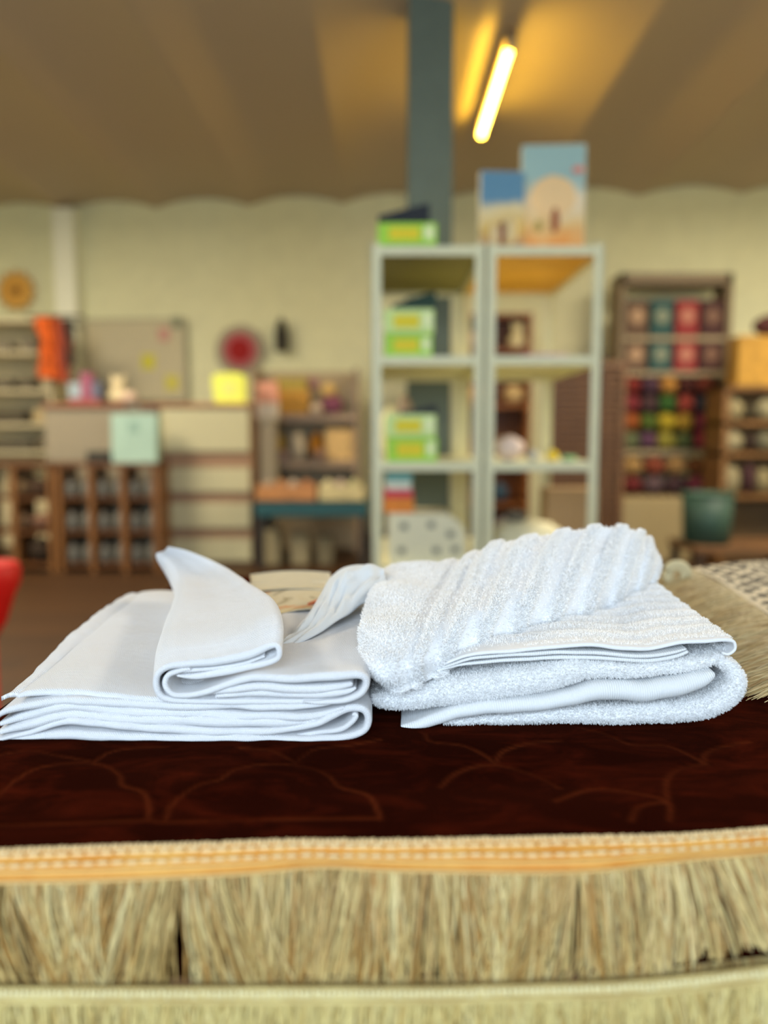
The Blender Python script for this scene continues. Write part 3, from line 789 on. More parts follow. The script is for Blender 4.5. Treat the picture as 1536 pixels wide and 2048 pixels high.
# ================================================================== RIGHT TERRY TOWELS
YC = 0.645
LC = (0.15, 0.8, 0.7515)
C1 = [(880, 1444, 6), (1000, 1436, 18), (1100, 1431, 26), (1200, 1426, 34), (1350, 1421, 40), (1425, 1404, 44), (1462, 1372, 42), (1462, 1342, 30), (1440, 1325, 20), (1415, 1320, 8)]
C2 = [(800, 1451, 8), (825, 1446, 20), (870, 1435, 25), (950, 1418, 27), (1110, 1398, 31), (1200, 1382, 38), (1300, 1378, 40), (1390, 1362, 36), (1430, 1348, 14)]
C3 = [(742, 1397, 14), (775, 1400, 34), (830, 1394, 46), (900, 1380, 54), (1000, 1366, 56), (1110, 1350, 50), (1190, 1338, 34), (1300, 1337, 26), (1380, 1326, 26), (1430, 1312, 16), (1446, 1306, 6)]
C4 = [(872, 1343, 3), (890, 1338, 5), (930, 1329, 6), (1000, 1322, 7), (1100, 1316, 8), (1200, 1316, 8), (1290, 1322, 8), (1350, 1313, 8), (1378, 1303, 6)]
C4b = [(885, 1336, 3), (940, 1318, 6), (1000, 1312, 7), (1100, 1306, 8), (1200, 1306, 8), (1280, 1312, 8), (1340, 1305, 7), (1374, 1298, 4)]
C5 = [(885, 1330, 4), (935, 1310, 7), (1000, 1302, 8), (1100, 1294, 8), (1180, 1290, 8), (1250, 1296, 9), (1300, 1298, 8), (1360, 1286, 8), (1410, 1283, 8), (1450, 1280, 8), (1468, 1284, 7), (1470, 1299, 6), (1456, 1308, 6), (1442, 1304, 4)]
towC = thing('terry_towel', 'thick white terry towel folded in layers, lower one on the right', 'towel', LC, 0, 'folded white terry towels on the table')
bag1 = Bag(); bagH = Bag(); bagT = Bag()
def addC(bag, P, seed, dy0=0.0, bx=0.012, b_=0.30, wr=0.002, stag=0.004, n=200, sx=1.04, dz=0.0):
    pr = prof(P, YC + dy0)
    ribbon(bag, [pr, shifted(pr, bx * .5, b_ * .5, dz * .5, 1, 1 + (sx - 1) * .5), shifted(pr, bx, b_, dz, 1, sx)], n=n, rows=60, wr=wr, wf=16, seed=seed, stag=stag)
addC(bag1, C1, 31); addC(bag1, C3, 33, 0.0)
addC(bagH, C2, 32, -0.006, wr=0.0028)
addC(bagH, C4, 34, -0.002, wr=0.0008); addC(bagH, C4b, 36, -0.003, wr=0.0008)
addC(bagT, C5, 35, -0.003, b_=0.30, wr=0.0015)
V, Fc, uv, a = bag1.arrays(); V[:, 2] = np.maximum(V[:, 2], ZR + 0.0015)
npmesh('terry_layers', V, Fc, MT, towC, uv=uv, loc=LC)
cx = V[Fc].mean(1)
tufts('pile', V, Fc, np.where(cx[:, 1] < 0.78, 1.0, 0.1), 1.9e6, 0.0021, 0.00055, MTP, towC, LC, seed=5)
V, Fc, uv, a = bagH.arrays(); V[:, 2] = np.maximum(V[:, 2], ZR + 0.0015)
npmesh('woven_hem', V, Fc, MH, towC, uv=uv, loc=LC)
V, Fc, uv, a = bagT.arrays()
# ribs of pile across the top sheet
rib = np.clip(np.sin(uv[:, 1] * 2 * PI / 0.030 + 0.8 * np.sin(V[:, 0] * 14)) * 1.5 + 0.4, 0, 1)
V[:, 2] += rib * 0.0014 * (V[:, 1] > YC + 0.012)
npmesh('top_sheet', V, Fc, MT, towC, uv=uv, loc=LC)
rf = rib[Fc].mean(1); cx = V[Fc].mean(1)
tufts('pile', V, Fc, (0.12 + rf) * (cx[:, 1] > YC + 0.004), 1.3e6, 0.0019, 0.0005, MTP, towC, LC, seed=6)

# upper towel, folded over diagonally
cols = [
 [(752, 1352, .66), (724, 1325, .660), (717, 1288, .672), (722, 1240, .72), (742, 1175, .83), (768, 1140, .93)],
 [(788, 1372, .628), (758, 1352, .620), (760, 1300, .632), (775, 1235, .70), (805, 1172, .82), (838, 1132, .93)],
 [(850, 1352, .640), (832, 1325, .632), (850, 1275, .660), (868, 1215, .73), (890, 1165, .82), (915, 1122, .92)],
 [(950, 1308, .670), (940, 1282, .664), (955, 1225, .690), (965, 1175, .75), (978, 1120, .82), (992, 1088, .88)],
 [(1065, 1266, .715), (1058, 1240, .705), (1068, 1190, .73), (1078, 1140, .775), (1090, 1092, .83), (1100, 1070, .88)],
 [(1175, 1236, .765), (1172, 1210, .755), (1182, 1165, .78), (1190, 1120, .815), (1197, 1078, .86), (1204, 1058, .89)],
 [(1262, 1198, .84), (1264, 1170, .832), (1270, 1130, .85), (1274, 1096, .875), (1276, 1074, .90), (1278, 1066, .92)],
 [(1306, 1168, .90), (1317, 1152, .895), (1323, 1132, .905), (1318, 1108, .925), (1308, 1094, .94), (1300, 1086, .95)]]
ring = []
for c in cols:
    p = [tuple(W(*q)) for q in c]
    zb = 0.822
    last = p[-1]; first = p[0]
    p += [(last[0] + .002, last[1] + 0.02, (last[2] + zb) / 2), (last[0], last[1] + 0.012, zb - .002), ((last[0] + first[0]) / 2, (last[1] + first[1]) / 2, zb - 0.004), (first[0] + .006, first[1] + 0.010, min(first[2] - .001, zb + .01))]
    ring.append(p)
ring = np.array(ring)                                   # 8, 10, 3
R2 = cr(ring, 260)                                      # along the fold
closed = np.concatenate([R2[:, -2:], R2, R2[:, :3]], 1)
NV = 300
fine = cr(closed.transpose(1, 0, 2), 0 or (closed.shape[1] - 1) * 30 + 1).transpose(1, 0, 2)
fine = fine[:, 60:60 + 10 * 30]                        # exactly one loop of 10 spans
NV = fine.shape[1]
G = fine.copy()
uu = np.linspace(0, 7, 260)[:, None]; vv = np.arange(NV)[None, :] / 30.0
dv = np.gradient(G, axis=1); du = np.gradient(G, axis=0)
nr = np.cross(du, dv); nr /= np.maximum(np.linalg.norm(nr, axis=2, keepdims=True), 1e-9)
cen = G.mean(1, keepdims=True)
sgn = np.sign((nr * (G - cen)).sum(2, keepdims=True)); nr *= np.where(sgn.sum() > 0, 1, -1)
rib = np.clip(np.sin((uu * 1.62 - 0.18 * vv + 0.25) * 2 * PI) * 2.2 + 0.1, 0, 1)
rib = rib * np.clip((uu - 1.3) / 0.6, 0, 1) + (0.85) * np.clip((1.9 - uu) / 0.6, 0, 1) * (0.75 + 0.25 * np.sin(vv * 6 + uu * 3))
wr = np.zeros((260, NV))
for i in range(0, 260):
    for j in range(NV):
        p = Vector(G[i, j]) * 15
        wr[i, j] = noise.noise(p) + 0.4 * noise.noise(p * 2.5)
# broad folds running along the nose on the left
fold = 0.003 * np.sin(vv * 5.2 + uu * 1.1) * np.clip((2.2 - uu) / 1.2, 0, 1) * np.clip(np.sin(PI * np.clip(vv / 6, 0, 1)), 0, 1)
G = G + nr * ((rib * 0.0032) + wr * 0.0026 + fold)[:, :, None] * np.clip(np.minimum(uu, 7 - uu) * 4, 0.1, 1)[:, :, None]
V = G.reshape(-1, 3); Fc = gridfaces(260, NV, wrap=True)
# close the ends
c0_, c1_ = V[:NV].mean(0), V[-NV:].mean(0)
V = np.concatenate([V, [c0_, c1_]]); nE = len(V)
cap = np.array([(nE - 2, j, (j + 1) % NV, (j + 1) % NV) for j in range(NV)])
LD = (0.15, 0.8, 0.82)
towD = thing('terry_towel', 'upper white terry towel with ribbed pile, doubled over diagonally on the right stack', 'towel', LD, 0, 'folded white terry towels on the table')
uvD = np.zeros((len(V), 2)); uvD[:260 * NV, 0] = (np.repeat(uu, NV, 1) * 0.06).ravel(); uvD[:260 * NV, 1] = (np.repeat(vv, 260, 0) * 0.03).ravel()
npmesh('folded_flap', V, Fc, MT, towD, uv=uvD, loc=LD)
rfl = np.append(rib.ravel() if rib.shape == (260, NV) else np.broadcast_to(rib, (260, NV)).ravel(), [0, 0])
# face normals direction for tufts
a_, b_, c_, d_ = [V[Fc[:, k]] for k in range(4)]
fn = np.cross(c_ - a_, d_ - b_); cc = (a_ + c_) / 2
outw = ((cc - V[:260 * NV].mean(0)) * fn).sum(1).sum() > 0
vf = (np.broadcast_to(vv, (260, NV)).ravel())[Fc[:, 0]]
mask = (0.10 + rfl[Fc].mean(1) ** 1.5) * ((vf < 6.5) | (vf > 8.4))
tufts('pile', V, Fc, mask, 2.0e6, 0.0024, 0.0006, MTP, towD, LD, seed=8, flip=not outw)

# thin gauze strip and printed booklet at the back of the left stack
m, nt, b = new_mat('gauze')
b.inputs['Base Color'].default_value = (0.66, 0.68, 0.69, 1); b.inputs['Roughness'].default_value = 0.8
b.inputs['Transmission Weight'].default_value = 0.0; b.inputs['Sheen Weight'].default_value = 0.2
tc = node(nt, 'ShaderNodeTexCoord'); wv = node(nt, 'ShaderNodeTexNoise'); wv.inputs['Scale'].default_value = 120
nt.links.new(tc.outputs['Object'], wv.inputs['Vector']); bp = node(nt, 'ShaderNodeBump'); bp.inputs['Strength'].default_value = 0.5; bp.inputs['Distance'].default_value = 0.0015
nt.links.new(wv.outputs['Fac'], bp.inputs['Height']); nt.links.new(bp.outputs['Normal'], b.inputs['Normal'])
MGZ = m
lo = [(560, 1300, .69), (600, 1284, .705), (640, 1264, .725), (675, 1240, .75), (700, 1226, .77), (722, 1208, .79), (750, 1196, .81), (772, 1172, .84)]
hi = [(560, 1292, .71), (586, 1262, .74), (616, 1228, .78), (640, 1190, .83), (660, 1156, .87), (690, 1134, .89), (732, 1130, .90), (764, 1146, .90)]
La = cr([tuple(W(*q)) for q in lo], 90); Ha = cr([tuple(W(*q)) for q in hi], 90)
g = np.zeros((90, 26, 3))
for j in range(26):
    t = j / 25
    g[:, j] = La * (1 - t) + Ha * t
    hgt = 0.004 + 0.011 * np.linspace(0, 1, 90) ** 1.3
    g[:, j, 2] += hgt * (math.sin(PI * t) * 0.7 + 0.28 * math.sin(t * 12) * math.sin(PI * t))
    g[:, j, 1] -= 0.3 * hgt * math.sin(PI * t)
    g[:, j, 2] += np.array([0.0075 * math.sin(PI * t) * noise.noise(Vector((i / 9.0 - t * 5, t * 5, 2))) for i in range(90)])
V = np.concatenate([g.reshape(-1, 3), (g - np.array([0, -0.002, 0.0016])).reshape(-1, 3)])
q = 90 * 26
sk = np.array([(i * 26, (i + 1) * 26, q + (i + 1) * 26, q + i * 26) for i in range(89)] + [(i * 26 + 25, q + i * 26 + 25, q + (i + 1) * 26 + 25, (i + 1) * 26 + 25) for i in range(89)])
LG = tuple(V.mean(0))
gz = npmesh('gauze_strip', V, np.concatenate([gridfaces(90, 26), gridfaces(90, 26, off=q)[:, ::-1], sk]), MGZ, uv=V[:, :2], loc=LG)
gz.location = LG
tag(gz, 'crumpled thin white gauze strip lying between the booklet and the terry towels', 'fabric strip')

m, nt, b = new_mat('booklet_print')
tc = node(nt, 'ShaderNodeTexCoord'); n = node(nt, 'ShaderNodeTexNoise'); n.inputs['Scale'].default_value = 16; n.inputs['Detail'].default_value = 2; n.inputs['Distortion'].default_value = 1.2
nt.links.new(tc.outputs['Object'], n.inputs['Vector'])
r = node(nt, 'ShaderNodeValToRGB'); els = r.color_ramp.elements
els[0].position = 0.34; els[0].color = (*lin((150, 132, 96)), 1); els[1].position = 0.42; els[1].color = (*lin((226, 212, 182)), 1)
for p_, c_ in ((0.58, (222, 206, 172)), (0.63, (226, 150, 96)), (0.67, (224, 206, 170))):
    e = els.new(p_); e.color = (*lin(c_), 1)
nt.links.new(n.outputs['Fac'], r.inputs['Fac']); nt.links.new(r.outputs['Color'], b.inputs['Base Color']); b.inputs['Roughness'].default_value = 0.3
MPR = m
bk = thing('booklet', 'cream printed booklet with orange print on the back of the left cloth', 'booklet', tuple(W(575, 1205, .90)), 0)
def sheet(name, quad, zoff, mat, parent, nn=14, bow=0.004):
    P = [Vector(W(*q)) for q in quad]; V = []
    for i in range(nn):
        for j in range(nn):
            u, v = i / (nn - 1), j / (nn - 1)
            p = (P[0] * (1 - u) + P[1] * u) * (1 - v) + (P[3] * (1 - u) + P[2] * u) * v
            V.append((p.x, p.y, p.z + zoff + bow * math.sin(PI * u)))
    V = np.array(V); V2 = V - np.array([0, 0, 0.0012]); k = nn * nn
    F_ = [gridfaces(nn, nn), gridfaces(nn, nn, off=k)[:, ::-1]]
    e = []
    for i in range(nn - 1):
        e += [(i, i + 1, k + i + 1, k + i), ((nn - 1) * nn + i, k + (nn - 1) * nn + i, k + (nn - 1) * nn + i + 1, (nn - 1) * nn + i + 1), (i * nn, k + i * nn, k + (i + 1) * nn, (i + 1) * nn), (i * nn + nn - 1, (i + 1) * nn + nn - 1, k + (i + 1) * nn + nn - 1, k + i * nn + nn - 1)]
    return npmesh(name, np.concatenate([V, V2]), np.concatenate(F_ + [np.array(e)]), mat, parent, loc=tuple(parent.location))
sheet('back_page', [(505, 1186, .92), (668, 1184, .92), (660, 1148, 1.05), (500, 1152, 1.05)], 0.002, M((214, 204, 178), 0.5), bk)
sheet('cover', [(530, 1238, .81), (652, 1216, .83), (662, 1164, .97), (470, 1170, .98)], 0.0, MPR, bk)
sheet('red_gold_corner', [(598, 1226, .832), (652, 1203, .85), (655, 1198, .862), (600, 1220, .844)], 0.0045, M((206, 96, 60), 0.3, var=0.3, scale=60), bk, 6, 0.0)

# ================================================================== PATTERNED CLOTH AT THE RIGHT
kc = thing('patterned_cloth', 'cream cloth with black dotted pattern and stripe, tan fringe toward the terry towels', 'cloth', (0.62, 1.0, 0.752))
LK = (0.62, 1.0, 0.752)
m, nt, b = new_mat('black_white_pattern')
uvn = node(nt, 'ShaderNodeUVMap'); sep = node(nt, 'ShaderNodeSeparateXYZ'); nt.links.new(uvn.outputs['UV'], sep.inputs[0])
vo = node(nt, 'ShaderNodeTexVoronoi'); vo.inputs['Scale'].default_value = 48; vo.inputs['Randomness'].default_value = 0.25
mp = node(nt, 'ShaderNodeMapping'); mp.inputs['Scale'].default_value = (1, 0.65, 1); mp.inputs['Rotation'].default_value = (0, 0, 0.5)
nt.links.new(uvn.outputs['UV'], mp.inputs['Vector']); nt.links.new(mp.outputs['Vector'], vo.inputs['Vector'])
lt = node(nt, 'ShaderNodeMath', operation='LESS_THAN'); lt.inputs[1].default_value = 0.42; nt.links.new(vo.outputs['Distance'], lt.inputs[0])
wv = node(nt, 'ShaderNodeTexWave'); wv.inputs['Scale'].default_value = 26; wv.inputs['Distortion'].default_value = 7; wv.inputs['Detail Scale'].default_value = 3
nt.links.new(uvn.outputs['UV'], wv.inputs['Vector'])
lt2 = node(nt, 'ShaderNodeMath', operation='GREATER_THAN'); lt2.inputs[1].default_value = 0.62; nt.links.new(wv.outputs['Fac'], lt2.inputs[0])
zone = node(nt, 'ShaderNodeMath', operation='GREATER_THAN'); zone.inputs[1].default_value = 0.085; nt.links.new(sep.outputs[0], zone.inputs[0])
mz = node(nt, 'ShaderNodeMix'); nt.links.new(zone.outputs[0], mz.inputs[0]); nt.links.new(lt.outputs[0], mz.inputs[2]); nt.links.new(lt2.outputs[0], mz.inputs[3])
st1 = node(nt, 'ShaderNodeMath', operation='LESS_THAN'); st1.inputs[1].default_value = 0.009; nt.links.new(sep.outputs[0], st1.inputs[0])
st2 = node(nt, 'ShaderNodeMath', operation='LESS_THAN'); st2.inputs[1].default_value = 0.017; nt.links.new(sep.outputs[0], st2.inputs[0])
mul = node(nt, 'ShaderNodeMath', operation='SUBTRACT'); mul.inputs[0].default_value = 1.0; nt.links.new(st2.outputs[0], mul.inputs[1])
m2 = node(nt, 'ShaderNodeMath', operation='MULTIPLY'); nt.links.new(mul.outputs[0], m2.inputs[0]); nt.links.new(mz.outputs[0], m2.inputs[1])
m3 = node(nt, 'ShaderNodeMath', operation='MAXIMUM'); nt.links.new(m2.outputs[0], m3.inputs[0]); nt.links.new(st1.outputs[0], m3.inputs[1])
mx = node(nt, 'ShaderNodeMix'); mx.data_type = 'RGBA'; nt.links.new(m3.outputs[0], mx.inputs[0]); mx.inputs[6].default_value = (*lin((214, 200, 172)), 1); mx.inputs[7].default_value = (*lin((56, 54, 48)), 1)
nt.links.new(mx.outputs[2], b.inputs['Base Color']); b.inputs['Roughness'].default_value = 0.9
Lk = cr([tuple(Wz(x, y, 0.772)) for x, y in [(1372, 1138), (1400, 1150), (1440, 1172), (1480, 1198), (1520, 1228), (1560, 1262), (1640, 1345)]], 120)
g = np.zeros((120, 60, 3)); U = np.zeros((120, 60, 2))
s_ = np.r_[0, np.cumsum(np.linalg.norm(np.diff(Lk, axis=0), axis=1))]
for j in range(60):
    t = j / 59
    g[:, j] = Lk + np.array([0.32 * t, 0.02 * t, 0.012 * math.sin(PI * min(1, t * 2.0) * 0.5)])
    g[:, j, 2] += 0.002 * np.sin(s_ * 18 + t * 5)
    U[:, j, 0] = 0.32 * t; U[:, j, 1] = s_
V = np.concatenate([g.reshape(-1, 3), np.stack([g[:, :, 0], g[:, :, 1], np.full((120, 60), ZR + 0.002)], -1).reshape(-1, 3)])
q = 7200
sk = [(i * 60, (i + 1) * 60, q + (i + 1) * 60, q + i * 60) for i in range(119)] + [(i * 60 + 59, q + i * 60 + 59, q + (i + 1) * 60 + 59, (i + 1) * 60 + 59) for i in range(119)]
sk += [(j, q + j, q + j + 1, j + 1) for j in range(59)] + [(119 * 60 + j, 119 * 60 + j + 1, q + 119 * 60 + j + 1, q + 119 * 60 + j) for j in range(59)]
npmesh('cloth_body', V, np.concatenate([gridfaces(120, 60), gridfaces(120, 60, off=q)[:, ::-1], np.array(sk)]), m, kc, uv=np.concatenate([U.reshape(-1, 2)] * 2), loc=LK)
MFK = mat_fringe('tan_fringe', [(120, 92, 52), (176, 148, 96), (204, 184, 136), (160, 128, 78), (216, 202, 164)])
strands('fringe', Lk + np.array([0.002, 0, 0.001]), 0.088, MFK, kc, LK, 3800, 0.0010, seed=14, slant_amp=0.12, outy=0.008, direction=(-0.93, -0.30, -0.16))
# curled knot of fringe at its far corner
mb = MB()
c = W(1352, 1150, 1.22)
pts = []
for k in range(40):
    a = k / 39 * 2 * PI * 1.6; r_ = 0.020 - 0.011 * k / 39
    pts.append((c.x - LK[0] + r_ * math.cos(a), c.y - LK[1] + 0.004 * k / 39, c.z - LK[2] + r_ * math.sin(a)))
mb.tube(pts, 0.0065, 8); mb.tube([(c.x - LK[0] + 0.018, c.y - LK[1], c.z - LK[2] - .005), (c.x - LK[0] + 0.035, c.y - LK[1], 0.012)], 0.008, 8)
mb.build('fringe_curl', M((206, 192, 150), 0.7, bump=0.4, scale=200), kc, True)

# ================================================================== METAL SHELVING
MS = M((228, 224, 184), 0.5, bump=0.05, scale=30, var=0.03)
YS = 3.12
DS = 0.93
ZS = [1.742, 1.315, 0.892, 0.462, 0.06]
def shelf_unit(x0, x1, label, glow_tint):
    t = thing('metal_shelf_unit', label, 'shelving', ((x0 + x1) / 2, YS + DS / 2, 0), 0, 'pale metal shelving units in the middle of the shop')
    wd, dp = x1 - x0, DS
    for sx in (-1, 1):
        for sy in (-1, 1):
            mb = MB(); X = sx * wd / 2; Y = sy * dp / 2
            mb.box((X - sx * 0.019, Y - sy * 0.0015, 0.875), (0.038, 0.003, 1.75))
            mb.box((X - sx * 0.0015, Y - sy * 0.019, 0.875), (0.003, 0.038, 1.75))
            mb.build('post', MS, t)
    for z in ZS:
        mb = MB(); a, c = wd / 2 - 0.004, dp / 2 - 0.004
        mb.box((0, 0, z - 0.002), (2 * a, 2 * c, 0.004))
        for s in (-1, 1):
            mb.box((0, s * c, z - 0.018), (2 * a, 0.004, 0.036)); mb.box((s * a, 0, z - 0.018), (0.004, 2 * c, 0.036))
        mb.build('shelf', MS, t)
    MB().box((0, 0, ZS[0] - .010), (wd - .02, dp - .02, .008)).build('liner_board', M(glow_tint, .6, var=.15, scale=5), t)  # board added under the top shelf, its colour imitates glow on the underside
    return t
XA, XB, XCC = -0.050, 0.402, 0.868
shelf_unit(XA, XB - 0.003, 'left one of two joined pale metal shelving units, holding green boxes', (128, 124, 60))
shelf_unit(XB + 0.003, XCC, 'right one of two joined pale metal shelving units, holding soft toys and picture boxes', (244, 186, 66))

GRN = M((168, 222, 62), 0.6); YEL = M((236, 214, 20), 0.6); PALE = M((244, 250, 190), 0.6); GPL = M((214, 238, 150), 0.6); DKG = M((16, 52, 34), 0.7); BLK = M((22, 26, 34), 0.7)
def green_box(loc, wd, h, label, dp=0.16, pale=False):
    t = thing('carton', label, 'carton', loc, 0, 'green and yellow cartons on the left shelving')
    MB().box((0, 0, h / 2), (wd, dp, h), 0.004).build('carton_body', GPL if pale else GRN, t)
    MB().box((-wd * .05, -dp / 2 - .0008, h * .5), (wd * .52, .0016, h * .55)).build('yellow_panel', YEL, t)
    MB().box((wd * .37, -dp / 2 - .0008, h * .55), (wd * .16, .0016, h * .6)).build('white_panel', PALE, t)
    if pale: MB().box((0, 0, h - .003), (wd * .98, dp * .98, .008)).build('pale_lid', PALE, t)
    return t
yb_ = YS + 0.10
def onsh(px, z, Y): p = W(px, 900, Y); return (p.x, Y, z + 0.0005)
s3 = 1 / F * 3.2
green_box(onsh(812, ZS[0] + .008, yb_), 112 * s3, 0.085, 'green and yellow carton on the very top of the left shelving', pale=False)
green_box(onsh(815, ZS[1], yb_), 92 * s3, 0.088, 'green and yellow carton, lower of two on the second shelf')
green_box(onsh(816, ZS[1] + .09, yb_), 96 * s3, 0.095, 'green and pale yellow carton, upper of two on the second shelf', pale=True)
green_box(onsh(823, ZS[2], yb_), 98 * s3, 0.098, 'green and yellow carton, lower of two on the third shelf')
green_box(onsh(820, ZS[2] + .10, yb_), 98 * s3, 0.090, 'green and pale yellow carton, upper of two on the third shelf', pale=True)
def lumpy(name, label, cat, loc, d, mat, group=None, seed=0, lump=0.25, f=2.2, sub=3):
    o = MB().blob((0, 0, d[2] / 2), d, lump, seed, sub, f).build(name, mat, smooth=True)
    o.location = loc; return tag(o, label, cat, group)
def wedge(name, label, cat, loc, w_, d_, h0, h1, mat):
    mb = MB(); mb.prism([(-w_ / 2, 0), (w_ / 2, 0.0), (w_ / 2, h1), (w_ / 2 - 0.02, h1), (-w_ / 2, h0)], -d_ / 2, d_ / 2)
    o = mb.build(name, mat); o.location = loc; return tag(o, label, cat)
wedge('black_pouch', 'black wedge-shaped pouch on the topmost green carton', 'pouch', onsh(806, ZS[0] + .095, yb_), 98 * s3, .12, .03, .075, BLK)
wedge('green_pouch', 'dark green pouch on the stacked cartons of the second shelf', 'pouch', onsh(826, ZS[1] + .187, yb_), 84 * s3, .12, .02, .07, DKG)
wedge('black_pouch', 'black pouch on the stacked cartons of the third shelf', 'pouch', onsh(836, ZS[2] + .191, yb_), 72 * s3, .12, .01, .035, BLK)
lumpy('soft_pouch', 'small pale pouch under the top board of the left shelving', 'pouch', onsh(790, ZS[1] + .0, yb_ + .55), (.14, .1, .30), M((190, 184, 168), .9), seed=3, lump=.1)
lumpy('jar', 'cream round pot beside the post on the third shelf', 'pot', onsh(782, ZS[2], yb_ + .25), (.10, .10, .24), M((236, 226, 170), .7), seed=4, lump=.05)
lumpy('soft_toy', 'small brown soft toy behind the third shelf cartons', 'soft toy', onsh(808, ZS[2], yb_ + .42), (.09, .09, .29), M((176, 150, 124), .9), seed=5)
# colourful stack of boxes on the fourth shelf
z = ZS[3] + 0.001
ST4 = [((246, 240, 214), .150, .17), ((240, 150, 70), .066, .125), ((224, 70, 90), .032, .12), ((226, 226, 206), .035, .11), ((110, 176, 160), .04, .11), ((232, 232, 214), .026, .11), ((170, 120, 90), .016, .13)]
for i, (c, h, wd) in enumerate(ST4[1:]):
    pass
bag_ = thing('patterned_case', 'cream case with dark square motifs on the lower left shelf', 'case', onsh(852, ZS[3] + .0, YS + .17), 0)
mb = MB(); wd = 155 * s3; h = 0.215
mb.prism([(-wd / 2, 0), (wd / 2, 0), (wd / 2, h * .62), (wd / 2 - .03, h * .85), (wd / 2 - .08, h), (-wd / 2, h)], -.12, .12)
mb.build('case_body', M((240, 232, 196), .7), bag_)
for xx, zz in ((-.33, .28), (.12, .28), (-.3, .75), (.05, .78), (.3, .6), (.36, .3)):
    MB().box((xx * wd, -.1215, zz * h), (.028, .003, .026)).build('motif', M((120, 118, 104), .7), bag_)
z = ZS[3] + h + 0.001
for c, hh, wd, lb in (((238, 140, 50), .062, .125, 'orange'), ((222, 60, 84), .032, .118, 'crimson'), ((230, 228, 205), .035, .105, 'white'), ((112, 176, 164), .034, .11, 'teal'), ((170, 122, 92), .014, .135, 'brown')):
    o = MB().box((0, 0, hh / 2), (wd, .14, hh), .004).build('small_box', M(c, .7)); p = onsh(797, z, YS + .13); o.location = p; z += hh + .001
    tag(o, '%s flat box in the stack above the patterned case' % lb, 'box', 'stack of small coloured boxes')
# picture boxes on top of the right unit
def mat_cover(name, sky, mid, low, dark, seed, h):
    m, nt, b = new_mat(name)
    tc = node(nt, 'ShaderNodeTexCoord'); sep = node(nt, 'ShaderNodeSeparateXYZ'); nt.links.new(tc.outputs['Object'], sep.inputs[0])
    n = node(nt, 'ShaderNodeTexNoise'); n.inputs['Scale'].default_value = 13; n.inputs['Detail'].default_value = 1
    mp = node(nt, 'ShaderNodeMapping'); mp.inputs['Location'].default_value = (seed, seed, 0); nt.links.new(tc.outputs['Object'], mp.inputs['Vector']); nt.links.new(mp.outputs['Vector'], n.inputs['Vector'])
    md = node(nt, 'ShaderNodeMath', operation='DIVIDE'); md.inputs[1].default_value = h; nt.links.new(sep.outputs[2], md.inputs[0])
    ma = node(nt, 'ShaderNodeMath', operation='MULTIPLY_ADD'); ma.inputs[1].default_value = 0.32; nt.links.new(n.outputs['Fac'], ma.inputs[0]); nt.links.new(md.outputs[0], ma.inputs[2])
    r = node(nt, 'ShaderNodeValToRGB'); els = r.color_ramp.elements
    els[0].position = 0.14; els[0].color = (*lin(dark), 1); els[1].position = 1.08; els[1].color = (*lin(sky), 1)
    for p_, c_ in ((0.30, low), (0.5, mid), (0.78, tuple((a + 245) / 2 for a in mid)), (0.95, sky)):
        e = els.new(min(p_, .999)); e.color = (*lin(c_), 1)
    els[-1].position = 1.0
    nt.links.new(ma.outputs[0], r.inputs['Fac']); nt.links.new(r.outputs['Color'], b.inputs['Base Color']); b.inputs['Roughness'].default_value = 0.4
    return m
def pbox(name, label, px0, px1, py0, py1, Y, rot, mat, tilt=0.0):
    p0 = W(px0, py1, Y); p1 = W(px1, py0, Y); wd = p1.x - p0.x; h = p1.z - ZS[0] - .003
    t = thing(name, label, 'picture box', ((p0.x + p1.x) / 2, Y, ZS[0] + .0015), rot, 'illustrated boxes on top of the shelving')
    o = MB().box((0, 0, h / 2), (wd, .045, h), .003).build('box_body', M((225, 215, 190), .5), t)
    o = MB().box((0, -.0232, h / 2), (wd * .985, .0014, h * .985)).build('front_picture', mat, t)
    return o, wd, h
t1, wd1, h1 = pbox('picture_box', 'smaller illustrated box with blue top edge and yellow picture, above the centre posts', 957, 1048, 345, 478, YS + .14, .06, mat_cover('cover_small', (92, 140, 168), (220, 178, 74), (196, 150, 96), (110, 66, 44), 2.0, .27))
MB().blob((-.03, -.026, .07), (.05, .012, .085), .1, 1, 2).build('printed_figure', M((226, 200, 150), .6), t1, True)
MB().blob((.035, -.026, .085), (.06, .012, .11), .1, 2, 2).build('printed_figure', M((216, 192, 140), .6), t1, True)
MB().blob((0.0, -.027, .075), (.03, .012, .10), .1, 3, 2).build('printed_figure', M((130, 66, 48), .6), t1, True)
t2, wd2, h2 = pbox('picture_box', 'larger illustrated box with pale blue sky and orange ground, on the right unit', 1040, 1170, 292, 478, YS + .24, -.06, mat_cover('cover_large', (158, 190, 186), (230, 196, 132), (224, 146, 52), (214, 104, 30), 5.0, .39))
MB().blob((0.0, -.026, .25), (.19, .010, .17), .05, 6, 3).build('printed_disc', M((240, 204, 150), .6), t2, True)
MB().blob((0.01, -.028, .155), (.035, .012, .11), .15, 4, 2).build('printed_figure', M((150, 80, 44), .6), t2, True)
MB().blob((-.06, -.027, .13), (.035, .012, .05), .1, 7, 2).build('printed_figure', M((170, 150, 80), .6), t2, True)
MB().blob((.10, -.027, .355), (.05, .012, .03), .1, 8, 2).build('red_badge', M((226, 130, 110), .6), t2, True)
